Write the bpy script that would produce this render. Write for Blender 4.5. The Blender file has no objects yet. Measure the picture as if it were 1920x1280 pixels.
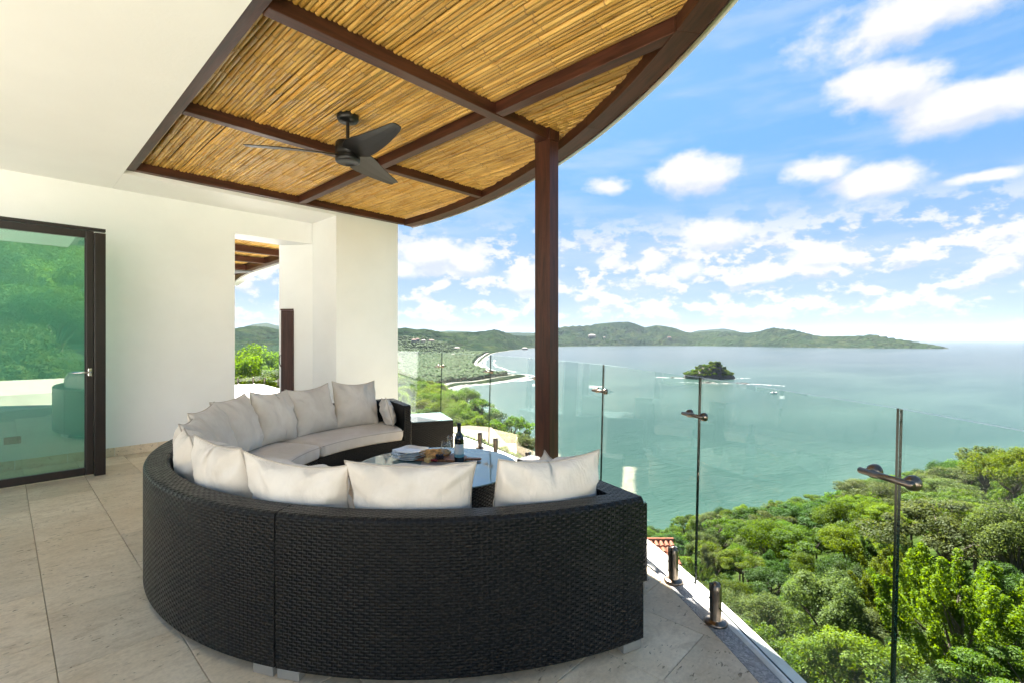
import bpy, bmesh, math, random
import numpy as np
from mathutils import Vector, Matrix, noise as mnoise

# ------------------------------------------------------------------ scene, camera, light
scene = bpy.context.scene
COL = scene.collection
rad = math.radians
YAW = rad(43.4)                                  # camera heading in the house's own axes
F = np.array([math.cos(YAW), math.sin(YAW)])
R = np.array([math.sin(YAW), -math.cos(YAW)])
EYE = 1.35
SEA = -90.0

cam_data = bpy.data.cameras.new('camera')
cam = bpy.data.objects.new('camera', cam_data)
COL.objects.link(cam)
cam.location = (0, 0, EYE)
cam.rotation_euler = (rad(90), 0, YAW - rad(90))
cam_data.lens = 17.0
cam_data.sensor_width = 36.0
cam_data.shift_y = -0.0031
cam_data.clip_start = 0.05
cam_data.clip_end = 120000
scene.camera = cam

scene.view_settings.view_transform = 'Standard'
scene.view_settings.look = 'None'
scene.view_settings.exposure = 3.15
scene.view_settings.gamma = 1.0
scene.view_settings.use_curve_mapping = False
scene.cycles.use_denoising = True
scene.cycles.max_bounces = 10
scene.cycles.diffuse_bounces = 6
scene.cycles.transparent_max_bounces = 16
scene.cycles.volume_bounces = 0
scene.cycles.caustics_refractive = False
scene.cycles.caustics_reflective = False
scene.cycles.sample_clamp_indirect = 6.0

SUN_AZ, SUN_EL = rad(55), rad(50)
sun_data = bpy.data.lights.new('sun', 'SUN')
sun_data.energy = 5.0
sun_data.angle = rad(0.6)
sun_data.color = (1.0, 0.95, 0.86)
sun = bpy.data.objects.new('sun', sun_data)
COL.objects.link(sun)
sdir = Vector((math.cos(SUN_EL) * math.cos(SUN_AZ), math.cos(SUN_EL) * math.sin(SUN_AZ), math.sin(SUN_EL)))
sun.rotation_euler = sdir.to_track_quat('Z', 'Y').to_euler()
sun.location = (0, 0, 60)


class NT:
    """small helper round a node tree"""
    def __init__(s, tree):
        s.t = tree
        s.l = tree.links

    def n(s, typ, ins=None, **props):
        nd = s.t.nodes.new(typ)
        for k, v in props.items():
            setattr(nd, k, v)
        if ins:
            for k, v in ins.items():
                s.put(nd, k, v)
        return nd

    def put(s, nd, k, v):
        sock = nd.inputs[k]
        if isinstance(v, bpy.types.NodeSocket):
            s.l.new(v, sock)
        elif isinstance(v, bpy.types.Node):
            s.l.new(v.outputs[0], sock)
        else:
            if isinstance(v, tuple) and len(v) == 3 and sock.type == 'RGBA':
                v = (*v, 1.0)
            sock.default_value = v

    def m(s, op, a, b=0.0, c=0.0, clamp=False):
        nd = s.n('ShaderNodeMath', {0: a, 1: b, 2: c}, operation=op, use_clamp=clamp)
        return nd.outputs[0]

    def v(s, op, a, b=(0, 0, 0)):
        nd = s.n('ShaderNodeVectorMath', {0: a, 1: b}, operation=op)
        return nd.outputs['Value'] if op in ('DOT_PRODUCT', 'LENGTH') else nd.outputs[0]

    def mix(s, fac, a, b):
        nd = s.n('ShaderNodeMix', data_type='RGBA')
        for k, v in ((0, fac), (6, a), (7, b)):
            s.put(nd, k, v)
        return nd.outputs[2]

    def step(s, x, lo, hi, a=0.0, b=1.0):
        nd = s.n('ShaderNodeMapRange', {0: x, 1: lo, 2: hi, 3: a, 4: b}, interpolation_type='SMOOTHSTEP')
        return nd.outputs[0]

    def noise(s, vec, scale, detail=3.0, rough=0.5, dist=0.0):
        nd = s.n('ShaderNodeTexNoise', {'Scale': scale, 'Detail': detail, 'Roughness': rough, 'Distortion': dist})
        if vec is not None:
            s.put(nd, 'Vector', vec)
        return nd.outputs[0]


# ---- world: Nishita sky with procedural cumulus
world = bpy.data.worlds.new('World')
scene.world = world
world.use_nodes = True
wt = NT(world.node_tree)
world.node_tree.nodes.clear()
sky = wt.n('ShaderNodeTexSky', sky_type='NISHITA')
sky.sun_disc = False
sky.sun_elevation = SUN_EL
sky.sun_rotation = rad(90) - SUN_AZ
sky.altitude = 60
sky.air_density = 1.0
sky.dust_density = 0.3
sky.ozone_density = 2.5
tc = wt.n('ShaderNodeTexCoord')
dirv = tc.outputs['Generated']
dF = wt.v('DOT_PRODUCT', dirv, (F[0], F[1], 0))
dR = wt.v('DOT_PRODUCT', dirv, (R[0], R[1], 0))
sep = wt.n('ShaderNodeSeparateXYZ', {0: dirv})
az = wt.m('ARCTAN2', dR, dF)
el = wt.m('ARCSINE', sep.outputs[2])
ae = wt.n('ShaderNodeCombineXYZ', {0: az, 1: el, 2: 0.0}).outputs[0]
n_big = wt.noise(wt.v('MULTIPLY', dirv, (1, 1, 1.5)), 7.0, 7.0, 0.58)
n_fine = wt.noise(wt.v('MULTIPLY', dirv, (1, 1, 1.6)), 19.0, 6.0, 0.62)


def aepx(u, v):
    a = math.atan((u - 960) / 906.7)
    return a, math.atan((634 - v) / 906.7 * math.cos(a))


dens = None
dens_up = None
ae_up = wt.v('ADD', ae, (-0.012, 0.030, 0))
# heaps of cumulus standing over the bay: centre and half size in degrees of the sky
for (u, v, ru, rv) in [(1720, 30, 300, 80), (1660, 160, 120, 62), (1820, 195, 190, 50), (1310, 328, 105, 46),
                       (1530, 318, 72, 30), (1640, 345, 105, 34), (1345, 440, 70, 34), (800, 482, 66, 42),
                       (872, 494, 50, 34), (985, 528, 42, 30), (1540, 482, 62, 22), (1150, 490, 40, 22), (1140, 350, 46, 22), (1220, 492, 34, 22), (1440, 512, 55, 20), (1290, 505, 40, 22), (760, 505, 40, 26), (1850, 330, 90, 14)]:
    a0, e0 = aepx(u, v)
    a1, _ = aepx(u + ru, v)
    _, e1 = aepx(u, v - rv)
    q = wt.v('MULTIPLY', wt.v('SUBTRACT', ae, (a0, e0, 0)), (1 / abs(a1 - a0), 1 / abs(e1 - e0), 0))
    dd = wt.m('SUBTRACT', 1.0, wt.v('LENGTH', q))
    dens = dd if dens is None else wt.m('MAXIMUM', dens, dd)
    q2 = wt.v('MULTIPLY', wt.v('SUBTRACT', ae_up, (a0, e0, 0)), (1 / abs(a1 - a0), 1 / abs(e1 - e0), 0))
    d2 = wt.m('SUBTRACT', 1.0, wt.v('LENGTH', q2))
    dens_up = d2 if dens_up is None else wt.m('MAXIMUM', dens_up, d2)
rag = wt.m('ADD', wt.m('MULTIPLY', wt.m('SUBTRACT', n_big, 0.5), 2.3), wt.m('MULTIPLY', wt.m('SUBTRACT', n_fine, 0.5), 1.1))
cum = wt.step(wt.m('ADD', dens, rag), -0.12, 0.58)
# rows of small cumulus low all round the horizon
low_n = wt.noise(wt.v('MULTIPLY', dirv, (1, 1, 1.9)), 14.0, 8.0, 0.6)
band = wt.m('MULTIPLY', wt.step(el, 0.01, 0.06), wt.step(el, 0.27, 0.15))
low = wt.m('MULTIPLY', wt.step(wt.m('ADD', low_n, wt.m('MULTIPLY', wt.m('SUBTRACT', n_fine, 0.5), 0.5)), 0.456, 0.560), band)
# thin veil
veil_n = wt.noise(wt.v('MULTIPLY', dirv, (1.2, 1.2, 7.0)), 3.2, 5.0, 0.55)
veil = wt.m('MULTIPLY', wt.step(veil_n, 0.42, 0.72), 0.55)
hazy = wt.m('MULTIPLY', wt.step(el, 0.75, 0.12), 0.95)
thin = hazy
cloud = wt.m('MAXIMUM', cum, low)
shade_n = wt.noise(wt.v('ADD', wt.v('MULTIPLY', dirv, (1, 1, 1.5)), (0, 0, 0.035)), 7.0, 7.0, 0.58)
shade = wt.step(wt.m('ADD', wt.m('ADD', wt.m('SUBTRACT', shade_n, n_big), wt.m('MULTIPLY', wt.m('SUBTRACT', n_fine, 0.5), 0.25)), wt.m('MULTIPLY', wt.m('SUBTRACT', dens_up, dens), 0.32)), -0.10, 0.16)
low_s = wt.noise(wt.v('ADD', wt.v('MULTIPLY', dirv, (1, 1, 1.9)), (0, 0, 0.03)), 14.0, 8.0, 0.6)
lshade = wt.step(wt.m('SUBTRACT', low_s, low_n), -0.05, 0.10)
SKY_STR = 0.05
hs = wt.n('ShaderNodeHueSaturation', {'Hue': 0.49, 'Saturation': 1.15, 'Value': 0.44, 'Color': sky.outputs[0]})
W = 0.114 / SKY_STR
ccol = wt.mix(shade, (W, W, W), (W * .72, W * .79, W * .93))
pale = wt.mix(wt.step(el, 0.36, 0.0), (W * .17, W * .45, W * .94), (W * .52, W * .68, W * .90))
c1 = wt.mix(thin, hs.outputs[0], pale)
lcol = wt.mix(lshade, (W * .98, W * .98, W), (W * .64, W * .74, W * .90))
c1 = wt.mix(wt.m('MULTIPLY', veil, 0.75), c1, (W * .74, W * .84, W * .97))
c2 = wt.mix(low, c1, lcol)
c2 = wt.mix(cum, c2, ccol)
bg = wt.n('ShaderNodeBackground', {'Color': c2, 'Strength': SKY_STR})
wo = wt.n('ShaderNodeOutputWorld', {0: bg})


# ------------------------------------------------------------------ helpers
def ld(l, d):
    """metres right of / ahead of the terrace's view axis -> world x, y"""
    p = d * F + l * R
    return float(p[0]), float(p[1])


def link(o, parent=None):
    COL.objects.link(o)
    if parent is not None:
        o.parent = parent
    return o


def tag(o, label=None, cat=None, group=None, kind=None):
    if label: o['label'] = label
    if cat: o['category'] = cat
    if group: o['group'] = group
    if kind: o['kind'] = kind
    return o


def empty(name, loc=(0, 0, 0), rz=0.0):
    o = bpy.data.objects.new(name, None)
    o.empty_display_size = 0.1
    o.location = loc
    o.rotation_euler = (0, 0, rz)
    return link(o)


def mesh_obj(name, verts, faces, mat=None, parent=None, smooth=False, uvs=None, mats=None, fmat=None):
    me = bpy.data.meshes.new(name)
    me.from_pydata([tuple(map(float, v)) for v in verts], [], [tuple(f) for f in faces])
    if uvs is not None:
        ul = me.uv_layers.new(name='UVMap')
        for i, c in enumerate(uvs):
            ul.data[i].uv = c
    if mats:
        for m in mats: me.materials.append(m)
    elif mat:
        me.materials.append(mat)
    if fmat is not None:
        me.polygons.foreach_set('material_index', fmat)
    if smooth:
        me.polygons.foreach_set('use_smooth', [True] * len(me.polygons))
    me.update()
    o = bpy.data.objects.new(name, me)
    return link(o, parent)


def bm_obj(name, bm, mat, parent=None, smooth=False):
    me = bpy.data.meshes.new(name)
    bm.normal_update()
    bm.to_mesh(me); bm.free()
    if mat: me.materials.append(mat)
    if smooth:
        me.polygons.foreach_set('use_smooth', [True] * len(me.polygons))
    o = bpy.data.objects.new(name, me)
    return link(o, parent)


def add_box(bm, x0, x1, y0, y1, z0, z1, bev=0.0):
    r = bmesh.ops.create_cube(bm, size=1.0)
    vs = r['verts']
    for v in vs:
        v.co = Vector(((x0 + x1) / 2 + v.co.x * (x1 - x0), (y0 + y1) / 2 + v.co.y * (y1 - y0), (z0 + z1) / 2 + v.co.z * (z1 - z0)))
    if bev > 0:
        es = list({e for v in vs for e in v.link_edges})
        bmesh.ops.bevel(bm, geom=es, offset=bev, segments=2, affect='EDGES', profile=0.6)
    return vs


def box(name, x0, x1, y0, y1, z0, z1, mat, parent=None, bev=0.0):
    bm = bmesh.new()
    add_box(bm, x0, x1, y0, y1, z0, z1, bev)
    return bm_obj(name, bm, mat, parent)


def prism(name, pts, z0, z1, mat, parent=None, bev=0.0):
    """vertical prism from a plan polygon"""
    bm = bmesh.new()
    a = sum(pts[i][0] * pts[(i + 1) % len(pts)][1] - pts[(i + 1) % len(pts)][0] * pts[i][1] for i in range(len(pts)))
    if a < 0: pts = pts[::-1]
    b = [bm.verts.new((x, y, z0)) for x, y in pts]
    t = [bm.verts.new((x, y, z1)) for x, y in pts]
    bm.faces.new(b[::-1]); bm.faces.new(t)
    n = len(pts)
    for i in range(n):
        bm.faces.new((b[i], b[(i + 1) % n], t[(i + 1) % n], t[i]))
    if bev:
        bmesh.ops.bevel(bm, geom=bm.edges[:], offset=bev, segments=2, affect='EDGES', profile=0.6)
    return bm_obj(name, bm, mat, parent)


def lathe_data(prof, seg=24, c=(0, 0, 0)):
    vs, fs = [], []
    n = len(prof)
    for i in range(seg):
        a = 2 * math.pi * i / seg
        for r, z in prof:
            vs.append((c[0] + r * math.cos(a), c[1] + r * math.sin(a), c[2] + z))
    for i in range(seg):
        j = (i + 1) % seg
        for k in range(n - 1):
            fs.append((i * n + k, j * n + k, j * n + k + 1, i * n + k + 1))
    return vs, fs


def lathe(name, prof, mat, parent=None, seg=24, c=(0, 0, 0), smooth=True):
    vs, fs = lathe_data(prof, seg, c)
    o = mesh_obj(name, vs, fs, mat, parent, smooth)
    return o


def tube_data(pts, rads, seg=6, cap=True, closed=False):
    pts = [Vector(p) for p in pts]
    vs, fs = [], []
    n = len(pts)
    up0 = Vector((0, 0, 1))
    for i, p in enumerate(pts):
        if closed:
            t = pts[(i + 1) % n] - pts[i - 1]
        else:
            t = pts[min(i + 1, n - 1)] - pts[max(i - 1, 0)]
        if t.length < 1e-9: t = Vector((0, 0, 1))
        t.normalize()
        ref = up0 if abs(t.z) < 0.92 else Vector((1, 0, 0))
        a = t.cross(ref).normalized(); b = t.cross(a).normalized()
        r = rads[i] if hasattr(rads, '__len__') else rads
        for k in range(seg):
            th = 2 * math.pi * k / seg
            vs.append(tuple(p + a * (r * math.cos(th)) + b * (r * math.sin(th))))
    last = n if closed else n - 1
    for i in range(last):
        j = (i + 1) % n
        for k in range(seg):
            kk = (k + 1) % seg
            fs.append((i * seg + k, i * seg + kk, j * seg + kk, j * seg + k))
    if cap and not closed:
        fs.append(tuple(range(seg))[::-1])
        fs.append(tuple((n - 1) * seg + k for k in range(seg)))
    return vs, fs


def tube(name, pts, rads, mat, parent=None, seg=8, closed=False, smooth=True):
    vs, fs = tube_data(pts, rads, seg, True, closed)
    return mesh_obj(name, vs, fs, mat, parent, smooth)


def merge(parts):
    V, Fc = [], []
    for vs, fs in parts:
        o = len(V)
        V.extend(vs)
        Fc.extend([tuple(i + o for i in f) for f in fs])
    return V, Fc


def copy_tree(o, parent=None):
    c = o.copy()
    COL.objects.link(c)
    if parent is not None:
        c.parent = parent
    for ch in list(o.children):
        copy_tree(ch, c)
    return c


def arc_pts(C, r, a0, a1, n):
    return [(C[0] + r * math.cos(a0 + (a1 - a0) * i / n), C[1] + r * math.sin(a0 + (a1 - a0) * i / n)) for i in range(n + 1)]


def ring(name, C, r0, r1, a0, a1, z0, z1, mat, parent=None, n=64, bev=0.0):
    p = arc_pts(C, r1, rad(a0), rad(a1), n) + arc_pts(C, r0, rad(a1), rad(a0), n)
    o_i = p[:n + 1]; i_i = p[n + 1:][::-1]
    V, Fc = [], []
    for (ox, oy), (ix, iy) in zip(o_i, i_i):
        b = bev
        dx, dy = ox - ix, oy - iy
        L = math.hypot(dx, dy); dx /= L; dy /= L
        V += [(ix, iy, z0), (ox, oy, z0), (ox, oy, z1 - b), (ox - dx * b, oy - dy * b, z1), (ix + dx * b, iy + dy * b, z1), (ix, iy, z1 - b)]
    k = 6
    for i in range(n):
        for j in range(k):
            jj = (j + 1) % k
            Fc.append((i * k + j, i * k + jj, (i + 1) * k + jj, (i + 1) * k + j))
    Fc.append(tuple(range(k))[::-1]); Fc.append(tuple(n * k + j for j in range(k)))
    o = mesh_obj(name, V, Fc, mat, parent)
    bm = bmesh.new(); bm.from_mesh(o.data); bmesh.ops.recalc_face_normals(bm, faces=bm.faces[:]); bm.to_mesh(o.data); bm.free()
    return o


# ------------------------------------------------------------------ materials
def newmat(name):
    m = bpy.data.materials.new(name)
    m.use_nodes = True
    m.node_tree.nodes.clear()
    t = NT(m.node_tree)
    out = t.n('ShaderNodeOutputMaterial')
    return m, t, out


def principled(name, col, rough=0.6, metal=0.0, spec=0.5, var=0.0, vscale=4.0, bump=0.0, bscale=40.0, coat=0.0, objrand=0.0, stretch=(1, 1, 1)):
    m, t, out = newmat(name)
    g = t.n('ShaderNodeNewGeometry')
    pos = t.v('MULTIPLY', g.outputs['Position'], stretch)
    c = col
    b = t.n('ShaderNodeBsdfPrincipled', {'Roughness': rough, 'Metallic': metal, 'Specular IOR Level': spec, 'Coat Weight': coat})
    dark = tuple(x * (1 - var) for x in col); lite = tuple(min(1, x * (1 + var)) for x in col)
    if var > 0:
        nz = t.noise(pos, vscale, 5.0, 0.6)
        c = t.mix(t.step(nz, 0.3, 0.7), dark, lite)
    if objrand > 0:
        oi = t.n('ShaderNodeObjectInfo')
        k = t.n('ShaderNodeMapRange', {0: oi.outputs['Random'], 3: 1 - objrand, 4: 1 + objrand}).outputs[0]
        hv = t.n('ShaderNodeHueSaturation', {'Value': k, 'Color': c})
        c = hv.outputs[0]
    t.put(b, 'Base Color', c)
    if bump > 0:
        nz2 = t.noise(pos, bscale, 4.0, 0.6)
        bp = t.n('ShaderNodeBump', {'Strength': 1.0, 'Distance': bump, 'Height': nz2})
        t.put(b, 'Normal', bp)
    t.put(out, 0, b)
    return m


M = {}
M['plaster'] = principled('white_plaster', (0.85, 0.862, 0.862), 0.85, spec=0.2, var=0.025, vscale=1.3, bump=0.0012, bscale=60)
M['ceiling'] = principled('ceiling_plaster', (0.87, 0.88, 0.88), 0.9, spec=0.15, var=0.02, vscale=0.8, bump=0.001, bscale=40)
M['kerb'] = principled('kerb_paint', (0.78, 0.76, 0.72), 0.75, var=0.12, vscale=9, bump=0.002, bscale=90)
M['grout'] = principled('grout', (0.40, 0.33, 0.24), 0.9, var=0.2, vscale=20)
M['steel'] = principled('brushed_steel', (0.62, 0.60, 0.57), 0.28, metal=1.0, var=0.06, vscale=30)
M['bronze'] = principled('bronzed_steel', (0.20, 0.165, 0.135), 0.3, metal=1.0, var=0.15, vscale=25)
M['silver_foot'] = principled('satin_aluminium', (0.36, 0.36, 0.35), 0.4, metal=0.6, var=0.05)
M['fanblack'] = principled('fan_black', (0.006, 0.006, 0.0065), 0.38, var=0.2, vscale=6)
M['doorframe'] = principled('dark_door_frame', (0.010, 0.0055, 0.0045), 0.35, var=0.3, vscale=8, stretch=(6, 6, 0.6))
M['chrome'] = principled('chrome', (0.8, 0.8, 0.8), 0.15, metal=1.0)
M['porcelain'] = principled('white_porcelain', (0.82, 0.82, 0.80), 0.15, spec=0.6)
M['board'] = principled('chopping_board', (0.20, 0.085, 0.035), 0.5, var=0.35, vscale=10, stretch=(1, 8, 1))
M['linen'] = principled('grey_linen', (0.30, 0.28, 0.27), 0.9, var=0.15, vscale=30)
M['bread'] = principled('bread_crust', (0.52, 0.29, 0.10), 0.75, var=0.45, vscale=28, bump=0.004, bscale=60)
M['grape'] = principled('dark_grape', (0.012, 0.008, 0.02), 0.3, var=0.4, vscale=60)
M['berry'] = principled('red_berry', (0.25, 0.012, 0.02), 0.3, var=0.4, vscale=60)
M['cheese'] = principled('cheese', (0.72, 0.52, 0.22), 0.6, var=0.1, vscale=40)
M['bottle'] = principled('bottle_glass', (0.004, 0.005, 0.004), 0.06, spec=0.8)
M['foil'] = principled('bottle_foil', (0.008, 0.008, 0.009), 0.35)
M['socket'] = principled('socket_plate', (0.30, 0.27, 0.22), 0.45)
M['black'] = principled('soft_black', (0.01, 0.01, 0.01), 0.6)
M['white'] = principled('white_paint', (0.75, 0.74, 0.72), 0.6, var=0.06)
M['rock'] = principled('dark_rock', (0.045, 0.038, 0.032), 0.9, var=0.5, vscale=0.25, bump=0.5, bscale=0.6)
M['roof_tan'] = principled('tan_roof', (0.066, 0.040, 0.017), 0.85, var=0.18, vscale=3.0, bump=0.01, bscale=25)
M['roof_orange'] = principled('orange_clay', (0.22, 0.06, 0.025), 0.8, var=0.25, vscale=6, objrand=0.25)
M['house_wall'] = principled('far_house_wall', (0.20, 0.17, 0.145), 0.85, var=0.1, vscale=0.3)
M['house_red'] = principled('far_house_roof', (0.14, 0.055, 0.035), 0.85, var=0.2, vscale=0.2)
M['bark'] = principled('bark', (0.085, 0.065, 0.048), 0.9, var=0.4, vscale=5, bump=0.02, bscale=14)


def wood_mat(name, col, rough=0.42):
    m, t, out = newmat(name)
    tcn = t.n('ShaderNodeTexCoord')
    g = t.n('ShaderNodeNewGeometry')
    oi = t.n('ShaderNodeObjectInfo')
    uv = t.n('ShaderNodeUVMap', uv_map='UVMap')
    p = t.v('ADD', t.v('MULTIPLY', uv.outputs[0], (1.2, 16, 1)), t.n('ShaderNodeCombineXYZ', {0: t.m('MULTIPLY', oi.outputs['Random'], 37.0), 1: t.m('MULTIPLY', oi.outputs['Random'], 11.0)}).outputs[0])
    gr = t.noise(p, 1.6, 8.0, 0.65, 0.6)
    fine = t.noise(t.v('MULTIPLY', p, (3, 14, 1)), 2.0, 4.0, 0.6)
    knot = t.noise(t.v('MULTIPLY', uv.outputs[0], (2.2, 5, 1)), 1.0, 1.0)
    f = t.m('ADD', t.m('MULTIPLY', gr, 0.75), t.m('MULTIPLY', fine, 0.25))
    c = t.mix(t.step(f, 0.3, 0.7), tuple(x * 0.35 for x in col), tuple(x * 1.55 for x in col))
    c = t.mix(t.step(knot, 0.72, 0.82), c, tuple(x * 0.25 for x in col))
    b = t.n('ShaderNodeBsdfPrincipled', {'Base Color': c, 'Roughness': t.step(fine, 0.2, 0.8, rough - 0.08, rough + 0.14), 'Specular IOR Level': 0.45})
    bp = t.n('ShaderNodeBump', {'Strength': 0.6, 'Distance': 0.002, 'Height': f})
    t.put(b, 'Normal', bp)
    t.put(out, 0, b)
    return m


M['wood'] = wood_mat('dark_stained_wood', (0.062, 0.0195, 0.0105))
M['doorwood'] = wood_mat('brown_door_wood', (0.060, 0.024, 0.016))


def cane_mat():
    m, t, out = newmat('golden_cane')
    oi = t.n('ShaderNodeObjectInfo')
    tcn = t.n('ShaderNodeTexCoord')
    g = t.n('ShaderNodeNewGeometry')
    off = t.n('ShaderNodeCombineXYZ', {0: t.m('MULTIPLY', oi.outputs['Random'], 53.0)}).outputs[0]
    p = t.v('ADD', t.v('MULTIPLY', g.outputs['Position'], (26, 2.2, 26)), off)
    st = t.noise(p, 1.0, 6.0, 0.65)
    blot = t.noise(t.v('ADD', t.v('MULTIPLY', g.outputs['Position'], (9, 3.0, 9)), off), 1.0, 4.0, 0.6)
    c = t.mix(t.step(st, 0.32, 0.68), (0.46, 0.25, 0.055), (0.76, 0.50, 0.17))
    c = t.mix(t.step(blot, 0.58, 0.78), c, (0.30, 0.145, 0.035))
    hv = t.n('ShaderNodeHueSaturation', {'Value': t.n('ShaderNodeMapRange', {0: oi.outputs['Random'], 3: 0.74, 4: 1.14}).outputs[0], 'Saturation': 1.05, 'Color': c})
    b = t.n('ShaderNodeBsdfPrincipled', {'Base Color': hv, 'Roughness': 0.38, 'Specular IOR Level': 0.5})
    t.put(out, 0, b)
    return m


M['cane'] = cane_mat()
M['cane_node'] = principled('cane_node', (0.36, 0.20, 0.06), 0.7, objrand=0.3)


def stone_mat(name, base, lite, dark, brown):
    m, t, out = newmat(name)
    g = t.n('ShaderNodeNewGeometry')
    oi = t.n('ShaderNodeObjectInfo')
    off = t.n('ShaderNodeCombineXYZ', {2: t.m('MULTIPLY', oi.outputs['Random'], 40.0)}).outputs[0]
    p = t.v('ADD', g.outputs['Position'], off)
    big = t.noise(p, 1.8, 5.0, 0.6, 0.3)
    vein = t.noise(t.v('MULTIPLY', p, (1.0, 2.2, 1)), 8.0, 8.0, 0.74, 0.5)
    grain = t.noise(p, 60.0, 3.0, 0.6)
    c = t.mix(t.step(big, 0.3, 0.7), base, lite)
    c = t.mix(t.m('MULTIPLY', t.step(vein, 0.44, 0.72), 0.6), c, brown)
    c = t.mix(t.m('MULTIPLY', t.step(grain, 0.35, 0.7), 0.14), c, dark)
    # travertine pits: short dark slots, clustered
    pit = t.noise(t.v('MULTIPLY', p, (1.0, 2.4, 1)), 26.0, 3.0, 0.55, 0.6)
    where = t.noise(p, 4.5, 2.0)
    pm = t.m('MULTIPLY', t.step(pit, 0.635, 0.68), t.step(where, 0.40, 0.54))
    c = t.mix(t.m('MULTIPLY', pm, 0.75), c, dark)
    k = t.n('ShaderNodeMapRange', {0: oi.outputs['Random'], 3: 0.88, 4: 1.10}).outputs[0]
    hv = t.n('ShaderNodeHueSaturation', {'Value': k, 'Color': c})
    b = t.n('ShaderNodeBsdfPrincipled', {'Base Color': hv, 'Roughness': t.step(big, 0.2, 0.8, 0.5, 0.68), 'Specular IOR Level': 0.35})
    h = t.m('SUBTRACT', t.m('MULTIPLY', grain, 0.25), pm)
    bp = t.n('ShaderNodeBump', {'Strength': 0.8, 'Distance': 0.004, 'Height': t.m('ADD', h, t.m('MULTIPLY', vein, 0.35))})
    t.put(b, 'Normal', bp)
    t.put(out, 0, b)
    return m


M['travertine'] = stone_mat('travertine', (0.70, 0.56, 0.385), (0.81, 0.69, 0.52), (0.17, 0.12, 0.07), (0.50, 0.375, 0.235))


def slab_mat():
    """tile pattern for the deck outside the built tiles"""
    m, t, out = newmat('deck_beyond')
    g = t.n('ShaderNodeNewGeometry')
    sw = t.v('MULTIPLY', g.outputs['Position'], (1, 1, 1))
    br = t.n('ShaderNodeTexBrick', {'Vector': sw, 'Color1': (0.60, 0.54, 0.43, 1), 'Color2': (0.67, 0.61, 0.5, 1), 'Mortar': (0.25, 0.21, 0.16, 1), 'Scale': 1.0, 'Mortar Size': 0.004, 'Brick Width': 0.6, 'Row Height': 0.41})
    b = t.n('ShaderNodeBsdfPrincipled', {'Base Color': br.outputs[0], 'Roughness': 0.6})
    t.put(out, 0, b)
    return m


M['slab'] = slab_mat()


def pebble_mat():
    m, t, out = newmat('washed_pebble_concrete')
    g = t.n('ShaderNodeNewGeometry')
    vo = t.n('ShaderNodeTexVoronoi', {'Vector': g.outputs['Position'], 'Scale': 130.0})
    bw = t.n('ShaderNodeRGBToBW', {0: vo.outputs['Color']})
    big = t.noise(g.outputs['Position'], 6.0, 4.0)
    c = t.mix(bw, (0.17, 0.17, 0.175), (0.48, 0.47, 0.45))
    c = t.mix(t.step(big, 0.45, 0.75), c, (0.36, 0.31, 0.25))
    b = t.n('ShaderNodeBsdfPrincipled', {'Base Color': c, 'Roughness': 0.75})
    bp = t.n('ShaderNodeBump', {'Strength': 1.0, 'Distance': 0.004, 'Height': t.m('SUBTRACT', 1.0, vo.outputs['Distance'])})
    t.put(b, 'Normal', bp)
    t.put(out, 0, b)
    return m


M['pebble'] = pebble_mat()


def wicker_mat():
    """flat plastic cane woven over stakes: relief from the UV map, which is in metres"""
    m, t, out = newmat('black_wicker')
    uv = t.n('ShaderNodeUVMap', uv_map='UVMap')
    s = t.n('ShaderNodeSeparateXYZ', {0: uv.outputs[0]})
    CW, RH = 0.0215, 0.0122
    vv = t.m('DIVIDE', s.outputs[1], RH)
    row = t.m('FLOOR', vv)
    fv = t.m('SUBTRACT', vv, row)
    x = t.m('ADD', t.m('DIVIDE', s.outputs[0], CW), row)
    wav = t.m('ADD', t.m('MULTIPLY', t.m('COSINE', t.m('MULTIPLY', x, math.pi)), 0.5), 0.5)
    q = t.m('SUBTRACT', t.m('MULTIPLY', fv, 2.0), 1.0)
    prof = t.m('SQRT', t.m('MAXIMUM', t.m('SUBTRACT', 1.0, t.m('POWER', t.m('ABSOLUTE', q), 3.0)), 0.0))
    strand = t.m('MULTIPLY', t.m('ADD', t.m('MULTIPLY', wav, 0.85), 0.15), prof)
    xs = t.m('DIVIDE', s.outputs[0], CW)
    fx = t.m('SUBTRACT', t.m('FRACT', t.m('ADD', xs, 0.5)), 0.5)
    stake = t.m('MULTIPLY', t.step(t.m('ABSOLUTE', fx), 0.30, 0.12), 0.5)
    h = t.m('MAXIMUM', strand, stake)
    nz = t.noise(t.v('MULTIPLY', uv.outputs[0], (8, 60, 1)), 1.0, 3.0)
    c = t.mix(t.step(h, 0.1, 0.75), (0.0006, 0.0006, 0.0008), (0.0042, 0.0047, 0.0062))  # shade in the weave gaps and lighter strand crowns painted into the colour
    c = t.mix(t.m('MULTIPLY', nz, 0.5), c, (0.0040, 0.0040, 0.0046))
    b = t.n('ShaderNodeBsdfPrincipled', {'Base Color': c, 'Roughness': t.m('ADD', t.step(nz, 0.3, 0.7, 0.26, 0.36), t.m('MULTIPLY', t.noise(t.v('MULTIPLY', uv.outputs[0], (2.5, 3.5, 1)), 1.0, 4.0), 0.14)), 'Specular IOR Level': 0.30})
    bp = t.n('ShaderNodeBump', {'Strength': 1.0, 'Distance': 0.009, 'Height': h})
    t.put(b, 'Normal', bp)
    t.put(out, 0, b)
    return m


M['wicker'] = wicker_mat()


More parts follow.
